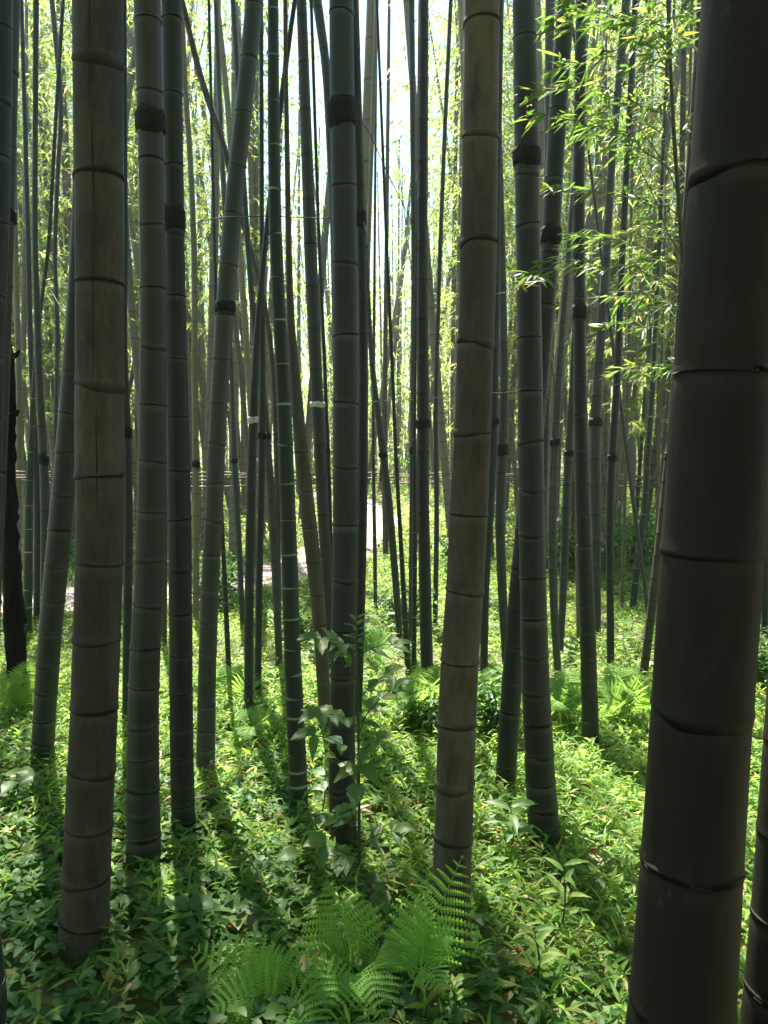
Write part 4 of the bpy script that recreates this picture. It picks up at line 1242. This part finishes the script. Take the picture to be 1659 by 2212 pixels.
shrub(1250, 1260, 8.3, 0.7, 0.75, "dark leafy shrub behind the spiky-jointed bamboo", 900)
shrub(1420, 1260, 8.6, 1.0, 0.8, "wide dark undergrowth shrub far right, left of the giant", 1200)
shrub(1330, 1235, 9.6, 0.8, 0.9, "dark shrub between the black-knotted slim bamboos at right", 900)
shrub(985, 1250, 8.2, 0.35, 0.7, "green shrub just left of the blotched tan bamboo", 600)
shrub(905, 1600, 3.85, 0.22, 0.22, "dark low weed cushion left of the blotched tan bamboo's foot", 450, 0.05, 0.022)
shrub(1080, 1590, 3.75, 0.22, 0.32, "dark bushy weed between the blotched tan and right-leaning bamboo", 500, 0.06, 0.024)
shrub(455, 1330, 6.8, 0.5, 0.5, "bushy weed beside the path, left of centre", 600)
shrub(640, 1380, 5.7, 0.3, 0.32, "leafy weed mound behind the white-ringed bamboo", 450, 0.07, 0.03)
shrub(870, 1350, 6.0, 0.3, 0.35, "dark weed mound at the foot of the slanting black-ringed bamboo", 500, 0.07, 0.03)
shrub(210, 1250, 8.6, 0.8, 0.5, "low sunlit weeds beyond the path at left", 700)
shrub(1620, 1500, 4.6, 0.35, 0.4, "leafy weed seen right of the giant", 500, 0.08, 0.035)

# ------------------------------------------------------------------ chain-link fence along the path
FP = dense(np.array([(-6.5, 6.0), (-3.6, 6.35), (-1.6, 7.0), (-0.55, 8.6), (-0.15, 10.0), (0.9, 10.0), (3.0, 8.9), (6.5, 8.4)]), 120)
FP[:, 0] += 0.0
seglen = np.concatenate([[0], np.cumsum(np.linalg.norm(np.diff(FP, axis=0), axis=1))])


def fpt(s):
    return np.stack([np.interp(s, seglen, FP[:, 0]), np.interp(s, seglen, FP[:, 1])], -1)


fence = thing("chain_link_fence", (0, 0, 0), "low chain-link fence with rusty posts and a dry twig rail along the path", "fence")


def rail_z(x):
    return np.interp(x, [-6.5, -3.6, -1.2, 0, 6.5], [1.22, 1.2, 1.12, 1.0, 1.05])


for k in range(5):
    mb = MB()
    s = np.linspace(0, seglen[-1], 150)
    q = fpt(s)
    z = rail_z(q[:, 0]) + 0.028 * (k - 2) + 0.012 * np.sin(s * (2.1 + k) + k * 2)
    q = q + np.stack([0.0 * s, 0.02 * np.sin(s * 3 + k * 1.7)], 1)
    tube(mb, np.concatenate([q, z[:, None]], 1), 0.0065 if k % 2 else 0.009, 5)
    mb.build("rail", M['rail'], fence)
for s in list(np.arange(0.6, seglen[-1], 2.05)):
    q = fpt(np.array([s]))[0]
    zt_ = float(rail_z(q[0])) + 0.28
    mb = MB()
    a_ = 0.03
    v = [(sx_ * a_, sy_ * a_, zz) for zz in (-0.1, zt_) for sx_, sy_ in ((-1, -1), (1, -1), (1, 1), (-1, 1))]
    mb.add(np.array(v), [np.array([(0, 1, 5, 4), (1, 2, 6, 5), (2, 3, 7, 6), (3, 0, 4, 7), (4, 5, 6, 7)])])
    mb.build("post", M['post'], fence, (q[0], q[1], 0), smooth=False)
mb = MB()
step = 0.065
for d_ in (-1, 1):
    for s in np.arange(0, seglen[-1], step):
        hh = np.linspace(0.04, 1.0, 4)
        ssx = np.clip(s + d_ * hh * 0.95, 0, seglen[-1])
        q = fpt(ssx)
        zz = hh * rail_z(q[:, 0])
        tube(mb, np.concatenate([q, zz[:, None]], 1), 0.0016, 3)
mb.build("wire_mesh", M['mesh'], fence)

# two rust-red scraps of dry sheath caught on the culms
M['scrap'] = leaf_mat("rust_sheath", [(0, (0.30, 0.07, 0.02)), (1, (0.42, 0.12, 0.04))], (1.5, 1.0, 0.6), 0.3)
for sx_, sy_, Yq, lab_ in ((691, 1448, 3.86, "rust-red scrap of dry sheath stuck on the brown tilting bamboo"), (893, 1410, 5.02, "rust-red scrap of dry sheath at the foot of the thin pale-ringed bamboo near centre")):
    p_ = at(sx_, sy_, Yq)
    lf = MB()
    leaflet(lf, np.zeros(3), (0.3, -0.3, -1.0), 0.075, 0.030, 0.1, (0, -1, 0.3))
    leaflet(lf, np.array([0.0, 0.0, 0.0]), (-0.8, -0.3, 0.25), 0.035, 0.016, 0.1, (0, -1, 0.3))
    o_ = lf.build("dry_sheath", M['scrap'], None, p_)
    tag(o_, lab_, "dry sheath")

# ------------------------------------------------------------------ stray wires
def wire(pts, label, rad=0.0022, mat='wire'):
    P = np.array([at(a, c, Yw) for a, c, Yw in pts])
    r = thing("wire", P[0], label, "wire")
    mb = MB()
    tube(mb, dense(P, 40) - P[0], rad, 5)
    mb.build("strand", M[mat], r)


wire([(405, 490, 2.95), (440, 476, 2.95), (480, 469, 2.95), (580, 467, 2.95), (720, 472, 2.95)], "thin wire tied from the lumpy-banded dark bamboo to the thick central one", 0.0018)
wire([(772, 250, 2.95), (800, 290, 3.2), (835, 370, 3.4), (890, 480, 3.8), (905, 550, 4.0), (940, 660, 4.4)], "slack wire sloping down right from the thick central bamboo's black band", 0.0020)
wire([(800, 868, 5.4), (905, 862, 5.0), (1000, 854, 4.4), (1110, 846, 4.0), (1250, 838, 4.0), (1460, 818, 4.0)], "long thin wire stretched across the right half at head height", 0.0016)
wire([(724, 280, 2.85), (735, 350, 2.85), (750, 470, 2.85), (768, 560, 2.85), (790, 640, 2.9), (797, 690, 2.9)], "dark wire trailing down the face of the thick central bamboo", 0.0020)
wire([(163, 640, 3.3), (150, 680, 3.6), (120, 790, 4.2), (80, 900, 4.8), (50, 1080, 5.0)], "thin dark wire hanging left of the thick tan bamboo", 0.0020)
wire([(70, 560, 4.0), (100, 610, 4.0), (140, 680, 3.8), (158, 710, 3.6)], "short dark wire crossing the hanging one left of the thick tan bamboo", 0.0020)
wire([(268, 790, 4.0), (285, 850, 4.2), (296, 940, 4.2), (302, 1010, 4.2)], "wire looping down in the gap beside the box-banded slim bamboo", 0.0022)
wire([(1173, 553, 3.2), (1172, 640, 3.2), (1180, 740, 3.4), (1198, 820, 3.6), (1195, 1000, 4.4), (1190, 1170, 4.4)], "dark vine-like wire dangling beside the right-leaning dark bamboo", 0.0022)
wire([(786, 480, 3.9), (791, 500, 3.7), (786, 520, 3.7), (790, 540, 3.7), (796, 525, 3.7), (788, 555, 3.7)], "small coil of dark wire beside the slim banded bamboo at centre", 0.003)
wire([(825, 990, 5.8), (823, 1020, 5.8), (822, 1040, 5.8)], "short black strap hanging from the slanting black-ringed bamboo", 0.012)


# ------------------------------------------------------------------ thin haze, added also for lens-flare glow and bluish shadows
m, nt, out = newmat("haze_air")
vol = nd(nt, "ShaderNodeVolumePrincipled")
vol.inputs['Color'].default_value = (0.75, 0.88, 1.0, 1)
vol.inputs['Density'].default_value = 0.0017
vol.inputs['Anisotropy'].default_value = 0.65
nt.links.new(vol.outputs[0], out.inputs['Volume'])
mb = MB()
v = np.array([(x, y, z) for z in (-1.2, 16) for x, y in ((-260, -260), (260, -260), (260, 260), (-260, 260))], float)
mb.add(v, np.array([(3, 2, 1, 0), (4, 5, 6, 7), (0, 1, 5, 4), (1, 2, 6, 5), (2, 3, 7, 6), (3, 0, 4, 7)]))
tag(mb.build("haze", m, smooth=False), kind="stuff")
cy.volume_bounces = 0
